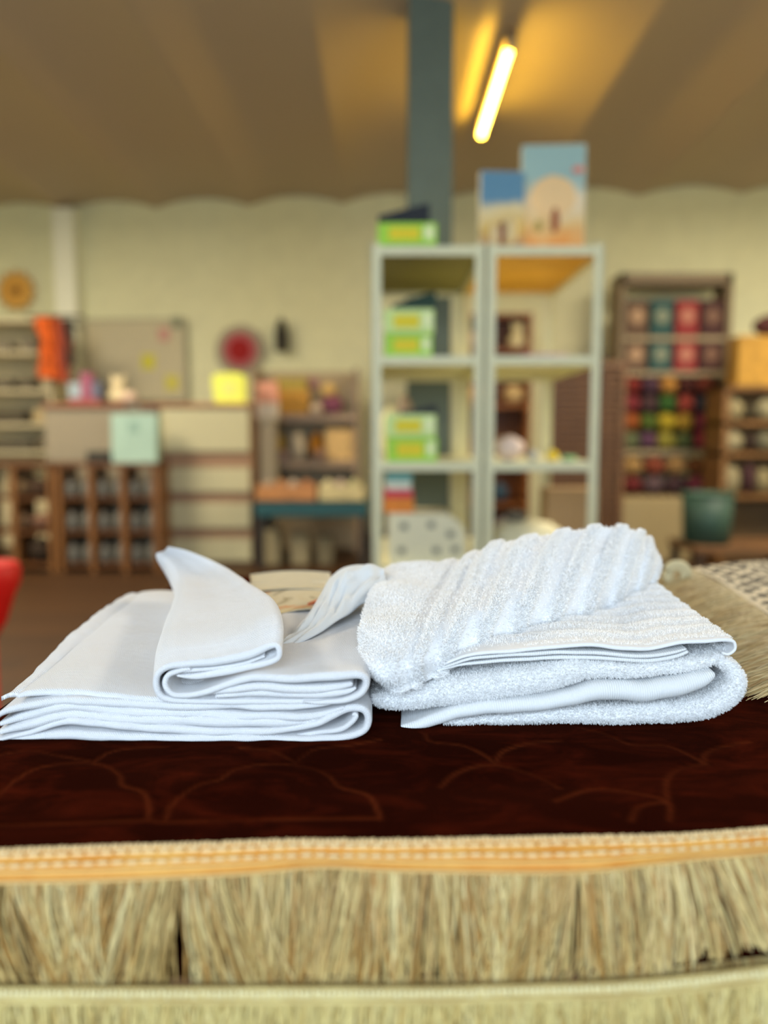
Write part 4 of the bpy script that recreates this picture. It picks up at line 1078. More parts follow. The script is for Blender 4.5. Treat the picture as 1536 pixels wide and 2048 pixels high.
# things on the right unit
PINKW = M((224, 200, 190), .95, bump=.4, scale=40)
def plush(name, label, loc, s, mat, group=None, cat='soft toy'):
    t = thing(name, label, cat, loc, 0, group)
    MB().blob((0, 0, s * .32), (s * .8, s * .6, s * .66), .08, 1).build('body', mat, t, True)
    MB().blob((0, -s * .05, s * .78), (s * .56, s * .5, s * .5), .05, 2).build('head', mat, t, True)
    for q in (-1, 1): MB().blob((q * s * .2, -s * .02, s * 1.02), (s * .18, s * .12, s * .2), .05, 3, 2).build('ear', mat, t, True)
    return t
def ballthing(name, label, cat, px, z, Y, d, col, seed=1, lump=.2, group=None):
    return lumpy(name, label, cat, onsh(px, z, Y), d, M(col, .95, bump=.4, scale=50), group, seed, lump)
ballthing('fluffy_cushion', 'pinkish white fluffy cushion on the third shelf of the right unit', 'cushion', 1018, ZS[2], YS + .14, (.125, .14, .105), (222, 200, 188), 3)
ballthing('grey_pouch', 'small grey pouch on the third shelf of the right unit', 'pouch', 1066, ZS[2], YS + .12, (.05, .06, .045), (176, 178, 172), 5)
ballthing('yellow_toy', 'small yellow toy on the third shelf of the right unit', 'toy', 1105, ZS[2], YS + .10, (.05, .05, .045), (226, 196, 50), 6)
ballthing('green_toy', 'small flat green toy right of the yellow one', 'toy', 1138, ZS[2], YS + .12, (.07, .05, .022), (130, 180, 130), 7)
Ybc = 6.3
p0, p1 = W(922, 900, Ybc), W(1060, 900, Ybc); wdb = p1.x - p0.x; ztb = W(990, 625, Ybc).z
bc = thing('brown_bookcase', 'tall brown bookcase seen through the right metal shelving', 'bookcase', ((p0.x + p1.x) / 2, Ybc + .15, 0)); MBK = wood((140, 84, 36), 5, 'Z', 'bookcase_wood')
for q in (-1, 1): MB().box((q * (wdb / 2 - .015), 0, ztb / 2), (.03, .3, ztb)).build('side_panel', MBK, bc)
MB().box((0, .145, ztb / 2), (wdb - .06, .01, ztb)).build('back_panel', MBK, bc)
lvb = [W(990, y, Ybc).z for y in (630, 700, 812, 905, 1010)]
for zz in lvb: MB().box((0, 0, zz), (wdb - .06, .29, .03)).build('shelf', MBK, bc)
plush('teddy', 'cream soft toy with ears on the second bookcase board', (W(1036, 900, Ybc).x, Ybc + .10, lvb[1] + .016), .20, M((214, 204, 164), .95))
for px_, w_, h_, c_, nm_, lv in ((944, .12, .14, (190, 160, 140), 'pinkish', 1), (958, .22, .15, (220, 166, 100), 'orange-tan', 2), (1030, .17, .16, (196, 170, 124), 'beige', 2), (1020, .2, .12, (150, 130, 100), 'brownish grey', 3), (1004, .14, .16, (60, 84, 104), 'dark blue', 4)):
    lumpy('soft_bundle', '%s bundle on the %s board of the brown bookcase' % (nm_, ['top', 'second', 'third', 'fourth', 'lowest'][lv]), 'bundle', (W(px_, 900, Ybc).x, Ybc + .10, lvb[lv] + .016), (w_, .15, h_), M(c_, .95), 'bundles in the brown bookcase', seed=int(px_), lump=.12)
ballthing('pink_strip', 'flat pink and lilac fabric piece along the second shelf edge', 'fabric', 1085, ZS[1], YS + .10, (.2, .07, .018), (190, 150, 168), 9)
ballthing('white_bundle', 'round white bundle low on the right unit', 'bundle', 1055, ZS[3], YS + .22, (.34, .28, .175), (226, 220, 186), 11, .15)
ballthing('dark_bow', 'dark knot resting on the round white bundle', 'bow', 1035, ZS[3] + .165, YS + .2, (.10, .08, .05), (110, 100, 84), 12, .3)
ballthing('lilac_ball', 'lilac ball behind the white bundle on the right unit', 'ball', 1012, ZS[3], YS + .55, (.12, .12, .15), (176, 166, 168), 13)
o = MB().box((0, 0, .14), (.26, .16, .28), .01).build('cardboard_box', M((156, 128, 92), .8)); o.location = onsh(1140, ZS[3], YS + .7); tag(o, 'tan cardboard box at the back of the lower right shelf', 'box')

# ================================================================== BACK OF THE SHOP
def bY(Y): return Y / F
# brown lattice screen right of the shelving
t = thing('lattice_screen', 'brown wooden lattice screen standing right behind the metal shelving', 'screen', tuple(W(1172, 900, 5.4)[:2]) + (0,), 0)
ML = wood((112, 78, 46), 5, 'Z', 'screen_wood')
ws = .50; zt = W(1170, 722, 5.4).z
for s in (-1, 1): MB().box((s * ws / 2, 0, zt / 2), (.03, .03, zt)).build('stile', ML, t)
MB().box((0, 0, zt - .02), (ws, .028, .04)).build('rail', ML, t); MB().box((0, 0, .1), (ws, .028, .04)).build('rail', ML, t)
mb = MB()
for k in range(14): mb.box((-ws / 2 + ws * (k + .5) / 14, .006, zt / 2), (.014, .008, zt - .1))
for k in range(30): mb.box((0, -.004, .12 + (zt - .16) * k / 29), (ws, .008, .014))
mb.build('lattice', ML, t)
o = MB().box((0, 0, zt / 2), (.48, .006, zt - .1)).build('backing_cloth', M((110, 72, 44), .9, bump=.3, scale=30, var=.2), t); o.location = (0, .03, 0)

# white drawer chest and counter
MWH = M((188, 182, 146), .6); MGAP = M((150, 118, 92), .7)
p0, p1 = W(322, 900, 5.9), W(500, 900, 5.9)
zt = W(400, 806, 5.9).z
t = thing('drawer_chest', 'tall cream white drawer chest with brown top at the end of the counter', 'chest of drawers', ((p0.x + p1.x) / 2, 6.1, 0))
wd = p1.x - p0.x
MB().box((0, .015, (zt - .03) / 2), (wd, .37, zt - .03), .003).build('carcass', MGAP, t)
MB().box((0, 0, zt - .014), (wd + .02, .43, .028), .003).build('top_board', wood((176, 124, 84), 6, 'X', 'counter_wood'), t)
rows = [(818, 903), (936, 984), (1006, 1056), (1078, 1122)]
for a, c in rows:
    za, zc = W(400, a, 5.9).z, W(400, c, 5.9).z
    MB().box((0, -.187, (za + zc) / 2), (wd - .01, .022, za - zc), .004).build('drawer', MWH, t)
p0, p1 = W(84, 900, 6.0), W(322, 900, 6.0)
t = thing('shop_counter', 'long grey-beige counter with brown wooden top behind the slatted rack', 'counter', ((p0.x + p1.x) / 2, 6.25, 0)); wd = p1.x - p0.x - .03
MB().box((0, 0, (zt - .03) / 2), (wd, .44, zt - .03), .004).build('front_body', M((140, 130, 110), .7), t)
MB().box((0, 0, zt - .014), (wd + .01, .5, .028), .003).build('top_board', wood((150, 92, 64), 6, 'X', 'counter_wood_dark'), t)
CT = zt
# wooden slatted rack in front with cells
MR = wood((122, 80, 40), 6, 'Z', 'rack_wood'); MRD = wood((96, 58, 28), 6, 'X', 'rack_board')
YR = 5.55
def rack(px0, px1, label, cells):
    p0, p1 = W(px0, 900, YR), W(px1, 900, YR); wd = p1.x - p0.x; zt = W(px0, 926, YR).z
    t = thing('wooden_rack', label, 'rack', ((p0.x + p1.x) / 2, YR + .17, 0), 0, 'low brown wooden racks'); 
    MB().box((0, 0, zt - .015), (wd, .34, .03), .003).build('top_board', MRD, t)
    for k in range(cells + 1): MB().box((-wd / 2 + .02 + (wd - .04) * k / cells, 0, (zt - .03) / 2), (.04, .32, zt - .03), .003).build('upright', MR, t)
    zs = [W(px0, y, YR).z for y in (998, 1066)] + [.05]
    for zz in zs: MB().box((0, .01, zz), (wd - .02, .30, .022)).build('board', MRD, t)
    return t, wd, zt, [W(px0, 998, YR).z, W(px0, 1066, YR).z, .05]
t, wd, zt, zs = rack(106, 312, 'right low wooden rack with grey bottles in its cells, before the counter', 3)
for i, zz in enumerate(zs):
    for k in range(3):
        h = [.13, .14, .15][i]
        cxx = t.location.x - wd / 2 + .02 + (wd - .04) * (k + .5) / 3
        for q in (-.055, .055):
            mb = MB(); mb.lathe((0, 0, 0), [(.042, 0), (.045, .01), (.045, h * .7), (.02, h * .85), (.02, h)], 16)
            o = mb.build('grey_bottle', M((92, 90, 82), .5), smooth=True); o.location = (cxx + q, YR + .10, zz + .0115)
            tag(o, ('left' if q < 0 else 'right') + ' of two grey bottles in the %s row of the right wooden rack, %s cell' % (['upper', 'middle', 'lowest'][i], ['left', 'middle', 'right'][k]), 'bottle', 'grey bottles in the %s row, %s cell of the rack' % (['upper', 'middle', 'lowest'][i], ['left', 'middle', 'right'][k]))
t, wd, zt2, zs2 = rack(-60, 100, 'left low wooden rack with dark bundles, cut by the photo edge', 2)
for i, (px, zz, c, s) in enumerate([(20, 0, (120, 96, 66), .13), (62, 0, (60, 40, 24), .13), (20, 1, (96, 74, 52), .13), (66, 1, (110, 78, 60), .12), (60, 2, (44, 30, 16), .18)]):
    lumpy('dark_bundle', ['light brown', 'dark brown', 'dull brown', 'reddish brown', 'blackish'][i] + ' bundle in the left wooden rack, %s row' % ['upper', 'middle', 'lowest'][zz], 'bundle', (W(px, 900, YR).x, YR + .12, zs2[zz] + .0115), (.16, .16, s), M(c, .95), 'bundles in the left rack', seed=i)

# things on the rack and counter
o = MB().box((0, 0, .04), (.17, .14, .08), .006).build('black_box', M((34, 32, 24), .6)); o.location = (W(188, 900, YR).x, YR + .14, zt + .001); tag(o, 'small black box on the wooden rack left of the blue tote bag', 'box')
t = thing('tote_bag', 'pale blue paper tote bag standing on the wooden rack', 'bag', (W(264, 900, YR - .0).x, YR + .10, zt + .001))
mb = MB(); hb = W(264, 826, YR).z - zt
mb.prism([(-.165, 0), (.155, 0), (.17, hb * .97), (.10, hb), (-.16, hb * .98)], -.05, .05); mb.build('bag_body', M((158, 186, 172), .8, bump=.4, scale=9), t)
MB().tube([(-.05, -.052, hb - .01), (-.04, -.06, hb + .05), (.04, -.06, hb + .05), (.05, -.052, hb - .01)], .006, 6).build('handle', M((190, 196, 180), .7), t)
MB().box((0, -.0515, hb * .72), (.08, .003, .08)).build('printed_mark', M((134, 164, 152), .7), t)
def onct(px, Y, z=None): p = W(px, 800, Y); return (p.x, Y, CT + .001 if z is None else z)
t = thing('gift_bag', 'bright yellow paper bag on the right end of the counter', 'bag', onct(461, 6.0)); h = W(461, 748, 6.0).z - CT
mb = MB(); mb.prism([(-.11, 0), (.12, 0), (.125, h * .9), (.09, h), (-.10, h), (-.13, h * .85)], -.06, .06); mb.build('bag_body', M((244, 250, 110), .8), t)
MB().tube([(-.04, 0, h - .002), (-.02, 0, h + .015), (.02, 0, h + .015), (.04, 0, h - .002)], .004, 6).build('handle', M((220, 220, 120), .7), t)
MB().box((0.0, -.0615, h * .5), (.10, .003, .10)).build('label_panel', M((236, 240, 130), .7), t)
for i, (px, wd, h, c, lb) in enumerate([(155, .10, .12, (150, 166, 176), 'pale blue'), (178, .09, .20, (150, 78, 104), 'magenta'), (196, .08, .13, (96, 100, 120), 'slate blue'), (172, .24, .04, (150, 70, 74), 'dark red flat')]):
    z0 = CT + .001 if i == 3 else CT + .042
    o = MB().box((0, 0, h / 2), (wd, .1, h), .006).build('small_box', M(c, .7)); o.location = onct(px, 6.12, z0); tag(o, '%s little box in the cluster at the left of the counter' % lb, 'box', 'cluster of boxes on the counter')
plush('soft_toy', 'cream soft toy sitting on the counter above the tote bag', onct(238, 6.10), .20, M((222, 206, 166), .95))
ballthing('pale_ball', 'pink and cream ball in front of the cream toy on the counter', 'ball', 262, CT + .001, 5.99, (.13, .11, .09), (220, 190, 168), 4, .08)
# wire grid board with notes
yw = wallY(-2.3) - .05
p0, p1 = W(168, 640, yw), W(376, 800, yw)
t = thing('grid_board', 'grey-beige notice board with yellow notes on the back wall above the counter', 'notice board', ((p0.x + p1.x) / 2, yw, (p0.z + p1.z) / 2), -math.atan(.085)); wd, h = p1.x - p0.x, p0.z - p1.z
MB().box((0, 0, 0), (wd, .02, h), .003).build('board', M((196, 186, 154), .8), t)
fr = MB()
for s in (-1, 1): fr.box((s * wd / 2, -.006, 0), (.025, .03, h + .02)); fr.box((0, -.006, s * h / 2), (wd, .03, .02))
fr.build('board_frame', M((172, 166, 136), .6), t)
for i, (px, py, a, c) in enumerate([(298, 724, .13, (206, 198, 70)), (346, 766, .13, (206, 196, 90)), (330, 670, .11, (200, 150, 136)), (356, 646, .09, (110, 120, 96))]):
    q = W(px, py, yw); o = MB().box((0, 0, 0), (a, .004, a * 1.1)).build('paper_note', M(c, .8)); o.location = (q.x, yw - .0135 - .085 * (q.x - t.location.x), q.z); o.rotation_euler = (0, 0, -math.atan(.085)); tag(o, ['yellow note, upper of two on the notice board', 'yellow note, lower of two near the board corner', 'small pink note on the notice board', 'small grey-green note at the top corner of the notice board'][i], 'note', 'notes on the notice board')
# round wall decorations
def disc(name, label, cat, px, py, rings, depth=.03):
    yw = wallY(W(px, py, 7.3).x); p = W(px, py, yw - .02)
    t = thing(name, label, cat, (p.x, yw - .02, p.z), -math.atan(.085))
    for i, (nm, r_, c) in enumerate(rings):
        mb = MB(); mb.lathe((0, 0, 0), [(r_ * .9, 0), (r_, .006), (r_, .012 + .004), (r_ * .92, .02)], 40)
        bmesh.ops.rotate(mb.bm, cent=(0, 0, 0), matrix=Matrix.Rotation(math.radians(90), 3, 'X'), verts=mb.bm.verts)
        o = mb.build(nm, M(c, .8, bump=.3, scale=30), t); o.location = (0, -.012 * i, 0)
    return t
k7 = 7.4 / F
disc('round_plaque', 'round wall plaque with dark red centre and grey rim above the yellow bag', 'wall decoration', 482, 701, [('outer_ring', 50 * k7, (176, 166, 140)), ('grey_ring', 42 * k7, (150, 136, 118)), ('pink_ring', 34 * k7, (172, 88, 92)), ('red_centre', 22 * k7, (150, 6, 10))])
t = disc('straw_ornament', 'round straw-coloured star ornament hanging high on the wall at the left', 'wall decoration', 34, 582, [('woven_disc', 34 * k7, (214, 160, 70)), ('dark_centre', 9 * k7, (140, 92, 24))])
mb = MB()
for k in range(12):
    a = 2 * PI * k / 12; r1, r2 = 30 * k7, 41 * k7
    mb.tube([(r1 * math.cos(a), -.02, r1 * math.sin(a)), (r2 * math.cos(a), -.02, r2 * math.sin(a))], [.035, .012], 6)
mb.build('points', M((210, 168, 92), .8), t)
t = thing('hanging_pouch', 'narrow black pouch hanging on the back wall right of the red plaque', 'wall decoration', tuple(W(563, 672, 7.22)))
mb = MB(); hh = 60 * k7; mb.prism([(-.055, -hh / 2), (.06, -hh / 2), (.065, 0), (.03, hh / 2), (-.03, hh / 2), (-.06, 0)], -.03, .02); mb.build('pouch_body', M((46, 42, 30), .8), t)
MB().tube([(0, 0, hh / 2), (0, 0, hh / 2 + .05)], .006, 6).build('hanging_loop', M((60, 54, 40), .7), t)

# left white wall shelves with dark goods
Yl = 6.6
p0, p1 = W(-160, 900, Yl), W(108, 900, Yl); wd = p1.x - p0.x
t = thing('open_shelf_unit', 'cream open shelving against the wall at the left edge', 'shelving', ((p0.x + p1.x) / 2, Yl + .2, 0)); MLS = M((196, 184, 150), .7)
zt = W(50, 636, Yl).z
for s in (-1, 1): MB().box((s * (wd / 2 - .015), 0, zt / 2), (.03, .36, zt)).build('side_panel', MLS, t)
MB().box((0, .17, zt / 2), (wd - .06, .02, zt)).build('back_panel', MLS, t)
lev = [W(50, y, Yl).z for y in (640, 705, 782, 850, 905)]
for zz in lev: MB().box((0, 0, zz), (wd - .06, .34, .03)).build('shelf', MLS, t)
for i, (px, l, w_, h, c) in enumerate([(8, 1, .16, .08, (120, 110, 92)), (62, 1, .12, .09, (110, 100, 84)), (5, 2, .17, .1, (96, 88, 70)), (52, 2, .14, .11, (88, 80, 62)), (15, 3, .26, .11, (74, 66, 50)), (78, 3, .1, .12, (170, 150, 110)), (20, 4, .34, .09, (80, 72, 56)), (80, 4, .12, .12, (90, 80, 60))]):
    o = MB().box((0, 0, h / 2), (w_, .18, h), .02).build('dark_goods', M(c, .8)); o.location = (W(px, 900, Yl).x, Yl + .12, lev[l] + .016)
    tag(o, 'dull brown pack, %s on the %s board of the left shelving' % ('left' if px < 40 else 'right', ['top', 'second', 'third', 'fourth', 'lowest'][l]), 'pack', 'packs on the left shelving')
# orange scarf + black garment hanging
def drape(name, label, px, py0, py1, Y, wd, mat, seed, taper=.7):
    p0, p1 = W(px, py0, Y), W(px, py1, Y); h = p0.z - p1.z; V = []; nI, nJ = 24, 24
    for i in range(nI):
        t_ = i / (nI - 1)
        wloc = wd * (1 - (1 - taper) * math.sin(PI * t_)) * (.9 + .2 * noise.noise(Vector((t_ * 3, seed, 0))))
        for j in range(nJ):
            a = 2 * PI * j / nJ; rr = 1 + .3 * math.sin(a * 5 + seed)
            V.append((wloc / 2 * math.cos(a) * rr * .9 + .03 * noise.noise(Vector((t_ * 4, seed, 7))), .05 * math.sin(a) * rr, h - h * t_))
    Fc = gridfaces(nI, nJ, wrap=True); 
    o = npmesh(name, V, Fc, mat); o.location = (p1.x, Y, p1.z); return tag(o, label, 'textile', 'textiles hung by the left pilaster')
drape('hanging_scarf', 'bright orange scarf hanging in front of the pilaster', 100, 636, 756, 6.45, .21, M((196, 84, 18), .9, bump=.5, scale=10, var=.35), 1)
drape('hanging_scarf', 'rust red scarf hanging lowest, behind the orange one', 122, 642, 764, 6.50, .17, M((150, 66, 46), .9, bump=.5, scale=10, var=.3), 2, 1.0)
drape('hanging_garment', 'black garment hanging right of the orange scarf', 140, 640, 730, 6.52, .11, M((50, 48, 40), .9), 3)
drape('hanging_garment', 'dark brown garment hanging left behind the orange scarf', 88, 668, 712, 6.52, .14, M((66, 56, 34), .9), 4)

pr_ = W(112, 636, 6.5)
t = thing('wall_rail', 'dark hanging rail above the orange scarf by the left pilaster', 'rail', (pr_.x, 6.5, pr_.z + .012))
MB().tube([(-.24, 0, 0), (.24, 0, 0)], .012, 8).build('rod', M((70, 64, 50), .5), t)
MB().box((-.06, .32, 0), (.02, .62, .02)).build('bracket', M((70, 64, 50), .5), t)
# mid display: teal bench, trays, tiered stand
Yb = 5.7
p0, p1 = W(508, 900, Yb), W(736, 900, Yb); wd = p1.x - p0.x; zb = W(600, 1004, Yb).z
t = thing('teal_bench', 'low dark teal bench with black legs left of the metal shelving', 'bench', ((p0.x + p1.x) / 2, Yb + .2, 0)); MTE = M((22, 74, 78), .5)
MB().box((0, 0, zb - .055), (wd, .42, .11), .006).build('bench_top', MTE, t)
for sx in (-1, 1):
    for sy in (-1, 1): MB().box((sx * (wd / 2 - .035), sy * .17, (zb - .11) / 2), (.05, .05, zb - .11)).build('leg', M((40, 34, 26), .6), t)
def tray(px0, px1, h, c, label, Y=Yb + .12, z=zb, dp=.26):
    a, c_ = W(px0, 900, Y), W(px1, 900, Y); w_ = c_.x - a.x
    t = thing('tray', label, 'tray', ((a.x + c_.x) / 2, Y, z + .001)); m_ = wood(c, 6, 'X', 'tray_wood')
    MB().box((0, 0, .006), (w_, dp, .012)).build('tray_floor', m_, t)
    MB().box((0, -dp / 2 + .006, h / 2), (w_, .012, h)).build('front_wall', m_, t); MB().box((0, dp / 2 - .006, h / 2), (w_, .012, h)).build('rear_wall', m_, t)
    for s in (-1, 1): MB().box((s * (w_ / 2 - .006), 0, h / 2), (.012, dp - .024, h)).build('side_wall', m_, t)
    return t
tr = tray(516, 634, .12, (186, 126, 66), 'orange-brown wooden tray on the left half of the teal bench')
tr2 = tray(640, 728, .12, (206, 190, 136), 'cream tray on the right half of the teal bench')
for i, (px, c, lb) in enumerate([(535, (170, 150, 130), 'beige'), (560, (180, 130, 90), 'tan'), (585, (190, 170, 150), 'pale'), (612, (176, 120, 80), 'brown'), (655, (210, 200, 160), 'cream'), (680, (196, 176, 160), 'pinkish'), (708, (190, 186, 140), 'olive')]):
    lumpy('small_bundle', '%s little bundle lying in the trays on the teal bench' % lb, 'bundle', (W(px, 900, Yb + .12).x, Yb + .14, zb + .0135), (.085, .16, .15), M(c, .9), 'bundles in the bench trays', seed=i, lump=.1)
for i, (px, w_, h, c) in enumerate([(545, .13, .26, (150, 138, 106)), (600, .14, .24, (156, 144, 112)), (650, .12, .22, (124, 114, 88)), (545, .13, .1, (200, 190, 150))][:3]):
    o = MB().box((0, 0, h / 2), (w_, .2, h), .01).build('pale_box', M(c, .8)); o.location = (W(px, 900, Yb + .3).x, Yb + .28, .001); tag(o, ['pale box at the left', 'pale box in the middle', 'grey-beige box at the right'][i] + ' under the teal bench', 'box', 'boxes under the teal bench')
Yt = 6.4
p0, p1 = W(505, 900, Yt), W(716, 900, Yt); wd = p1.x - p0.x
t = thing('tiered_stand', 'wooden display stand with two boards behind the teal bench', 'display stand', ((p0.x + p1.x) / 2, Yt + .2, 0)); MTS = wood((156, 130, 100), 5, 'X', 'stand_wood')
z1_, z2_ = W(600, 828, Yt).z, W(600, 922, Yt).z; zt_ = W(600, 736, Yt).z
for zz in (z1_, z2_): MB().box((0, 0, zz - .03), (wd - .06, .36, .06)).build('shelf', MTS, t)
for s in (-1, 1): MB().box((s * (wd / 2 - .015), 0, zt_ / 2), (.03, .38, zt_)).build('side_panel', MTS, t)
MB().box((0, .18, zt_ / 2), (wd - .06, .015, zt_)).build('back_panel', M((176, 158, 126), .8), t)
def oncol(name, label, px, zz, w_, h, c, cat='box', blob=False, grp='goods on the tiered stand', Y=Yt + .1, seed=1):
    if blob: return lumpy(name, label, cat, (W(px, 900, Y).x, Y, zz + .001), (w_, .1, h), M(c, .9), grp, seed)
    o = MB().box((0, 0, h / 2), (w_, .1, h), .006).build(name, M(c, .8, var=.2, scale=20)); o.location = (W(px, 900, Y).x, Y, zz + .001); return tag(o, label, cat, grp)
oncol('flat_basket', 'orange and olive box on the upper board of the tiered stand', 580, z1_, .32, .20, (196, 146, 60)); oncol('lid_box', 'olive flat box on the orange box, tiered stand', 583, z1_ + .201, .28, .10, (170, 150, 70))
oncol('round_pouch', 'purple pouch on the upper board of the tiered stand', 664, z1_, .18, .16, (128, 70, 92), 'pouch', True, seed=2)
oncol('yellow_pouch', 'pale yellow pouch above the purple one', 658, z1_ + .14, .13, .12, (216, 180, 110), 'pouch', True, seed=3)
oncol('pink_pouch', 'dusty pink pouch on top of the tiered stand goods', 625, z1_ + .21, .12, .10, (176, 130, 130), 'pouch', True, Y=Yt + .22, seed=4)
oncol('white_ball', 'small whitish ball at the front of the upper board', 634, z1_, .10, .09, (206, 186, 160), 'ball', True, Y=Yt, seed=5)
oncol('green_plant', 'dark green tuft at the left of the lower board', 535, z2_, .12, .14, (50, 100, 60), 'ornament', True, seed=6)
oncol('yellow_flower', 'ochre ball above the green tuft', 560, z2_, .10, .22, (196, 160, 70), 'ornament', True, Y=Yt + .2, seed=7)
oncol('grey_cloth', 'white cone-shaped ornament in the middle of the lower board', 596, z2_, .13, .24, (200, 186, 160), 'ornament', True, seed=8)
oncol('orange_ornament', 'orange ball ornament right of the white cone', 633, z2_, .12, .24, (214, 142, 40), 'ornament', True, Y=Yt + .2, seed=9)
oncol('plum_pouch', 'plum-coloured pouch in front of the orange ornament', 640, z2_, .12, .1, (140, 110, 92), 'pouch', True, Y=Yt, seed=10)
oncol('beige_box', 'large beige box at the right of the lower board', 684, z2_, .27, .26, (212, 176, 116))
oncol('lilac_pouch', 'lilac pouch at the front of the lower board, left', 566, z2_, .11, .09, (140, 116, 110), 'pouch', True, Y=Yt, seed=11)
# pink lamp shade between counter and stand
t = thing('hanging_bag', 'salmon pink bag with white base between the yellow bag and the tiered stand', 'bag', (W(535, 900, 6.2).x, 6.25, W(530, 835, 6.2).z))
h = W(530, 762, 6.2).z - W(530, 835, 6.2).z
MB().prism([(-.09, h * .4), (.09, h * .4), (.08, h), (-.07, h * .97)], -.05, .05).build('pink_body', M((226, 160, 136), .8), t)
MB().prism([(-.085, 0), (.085, 0), (.09, h * .4), (-.09, h * .4)], -.05, .05).build('white_base', M((214, 202, 184), .8), t)
t = thing('plinth', 'slim white plinth carrying the salmon pink bag', 'plinth', (W(535, 900, 6.2).x, 6.27, 0))
MB().box((0, 0, (W(530, 835, 6.2).z - .02) / 2), (.12, .12, W(530, 835, 6.2).z - .02)).build('column', M((190, 178, 150), .8), t)
MB().box((0, 0, W(530, 835, 6.2).z - .011), (.16, .16, .018)).build('top_plate', M((200, 190, 160), .8), t)

# right: textile rack with packs
Yq = 6.55
p0, p1 = W(1232, 900, Yq), W(1452, 900, Yq); wd = p1.x - p0.x; zt = W(1340, 546, Yq).z
t = thing('display_rack', 'tall grey-brown display rack with packed goods on the right', 'display rack', ((p0.x + p1.x) / 2, Yq + .15, 0)); MQ = M((118, 100, 74), .6)
for s in (-1, 1): MB().box((s * (wd / 2 - .02), 0, zt / 2), (.045, .3, zt)).build('post', MQ, t)
MB().box((0, 0, zt - .045), (wd, .3, .09)).build('top_rail', MQ, t)
zr = [W(1340, y, Yq).z for y in (672, 742, 900)]
for zz in zr: MB().box((0, 0, zz - .02), (wd - .09, .28, .035)).build('shelf', M((160, 144, 112), .6), t)
MB().box((0, .14, zr[2] + (zr[1] - zr[2]) / 2), (wd - .09, .01, zr[1] - zr[2])).build('back_panel', M((90, 54, 34), .8), t)
MB().box((0, -.0, .2), (wd - .09, .28, .03)).build('shelf', MQ, t)
hue = [((120, 92, 72), (206, 166, 130), 'brown'), ((48, 98, 98), (150, 160, 136), 'teal'), ((176, 56, 58), (216, 140, 116), 'red'), ((84, 44, 44), (140, 100, 80), 'maroon')]
for r_, (zz, h) in enumerate(((zr[0], .30), (zr[1], .25))):
    for k, (c, c2, nm) in enumerate(hue):
        X = -wd / 2 + .045 + (wd - .09) * (k + .5) / 4
        t2_ = thing('goods_pack', '%s pack with round pale motif, %s row of the right display rack' % (nm, ['upper', 'lower'][r_]), 'pack', (t.location.x + X, Yq + .1, zz), 0, 'packs in the right display rack')
        w_ = (wd - .09) / 4 * .9
        pb_ = MB().box((0, 0, h / 2), (w_, .16, h), .015).build('pack_body', M(tuple(int(v * .8) for v in c), .8), t2_)
        mb = MB(); mb.lathe((0, 0, 0), [(w_ * .32, 0), (w_ * .34, .004), (w_ * .3, .008)], 20); bmesh.ops.rotate(mb.bm, cent=(0, 0, 0), matrix=Matrix.Rotation(math.radians(90), 3, 'X'), verts=mb.bm.verts)
        o = mb.build('round_motif', M(tuple(int(v * .82) for v in c2), .7), pb_); o.location = (0, -.08, h * .55)
# soft colourful goods in the lower bays
pal = [((150, 46, 38), 'dark red'), ((92, 60, 80), 'plum'), ((214, 150, 66), 'orange'), ((84, 30, 24), 'deep maroon'), ((140, 60, 40), 'rust'),
       ((150, 50, 60), 'raspberry'), ((90, 62, 66), 'dusky mauve'), ((60, 110, 40), 'leaf green'), ((176, 70, 56), 'brick red'), ((60, 66, 80), 'slate'),
       ((190, 100, 40), 'amber'), ((96, 120, 40), 'olive green'), ((206, 180, 40), 'yellow'), ((200, 160, 50), 'mustard'), ((160, 60, 80), 'rose'),
       ((120, 130, 90), 'sage'), ((110, 70, 100), 'violet'), ((170, 160, 60), 'lime'), ((96, 110, 60), 'moss green'), ((180, 64, 80), 'pink')]
for i, (c, nm) in enumerate(pal):
    r_, k = divmod(i, 5); px = 1262 + 36.5 * k; py = 784 + 30 * r_
    lumpy('yarn_bundle', '%s soft bundle stacked in the middle bay of the right display rack' % nm, 'bundle', (W(px, 900, Yq).x, Yq + .06 + .002 * k, zr[2] + .001 + .155 * (3 - r_)), (.17, .17, .155), M(tuple(int(v * .78) for v in c), .95), 'soft bundles in the right display rack', seed=i, lump=.25)
pal2 = [((190, 150, 90), 'tan'), ((150, 70, 44), 'rust brown'), ((196, 152, 92), 'sandy'), ((140, 84, 40), 'chestnut'), ((120, 34, 36), 'wine red'), ((110, 86, 90), 'grey mauve'), ((90, 60, 66), 'dark mauve'), ((160, 70, 90), 'magenta')]
for i, (c, nm) in enumerate(pal2):
    r_, k = divmod(i, 4); px = 1268 + 44 * k
    lumpy('folded_textile', '%s folded textile in the lowest bay of the right display rack' % nm, 'textile', (W(px, 900, Yq).x, Yq + .05, zr[2] - .38 + .16 * (1 - r_) + .001), (.19, .2, .16), M(tuple(int(v * .8) for v in c), .95), 'textiles in the right display rack', seed=i, lump=.2)
hc_ = zr[2] - .38 - .2165; t_ = MB().box((0, 0, hc_ / 2), (wd - .1, .26, hc_), .01).build('brown_carton', M((120, 84, 50), .9)); t_.location = (t.location.x, Yq + .15, .216); tag(t_, 'brown carton under the textiles of the right display rack', 'carton')
o = MB().box((0, 0, .25), (.62, .3, .5), .01).build('cream_crate', M((150, 134, 98), .8)); o.location = (W(1305, 900, 6.1).x, 6.2, .001); tag(o, 'cream crate on the floor in front of the display rack', 'crate')
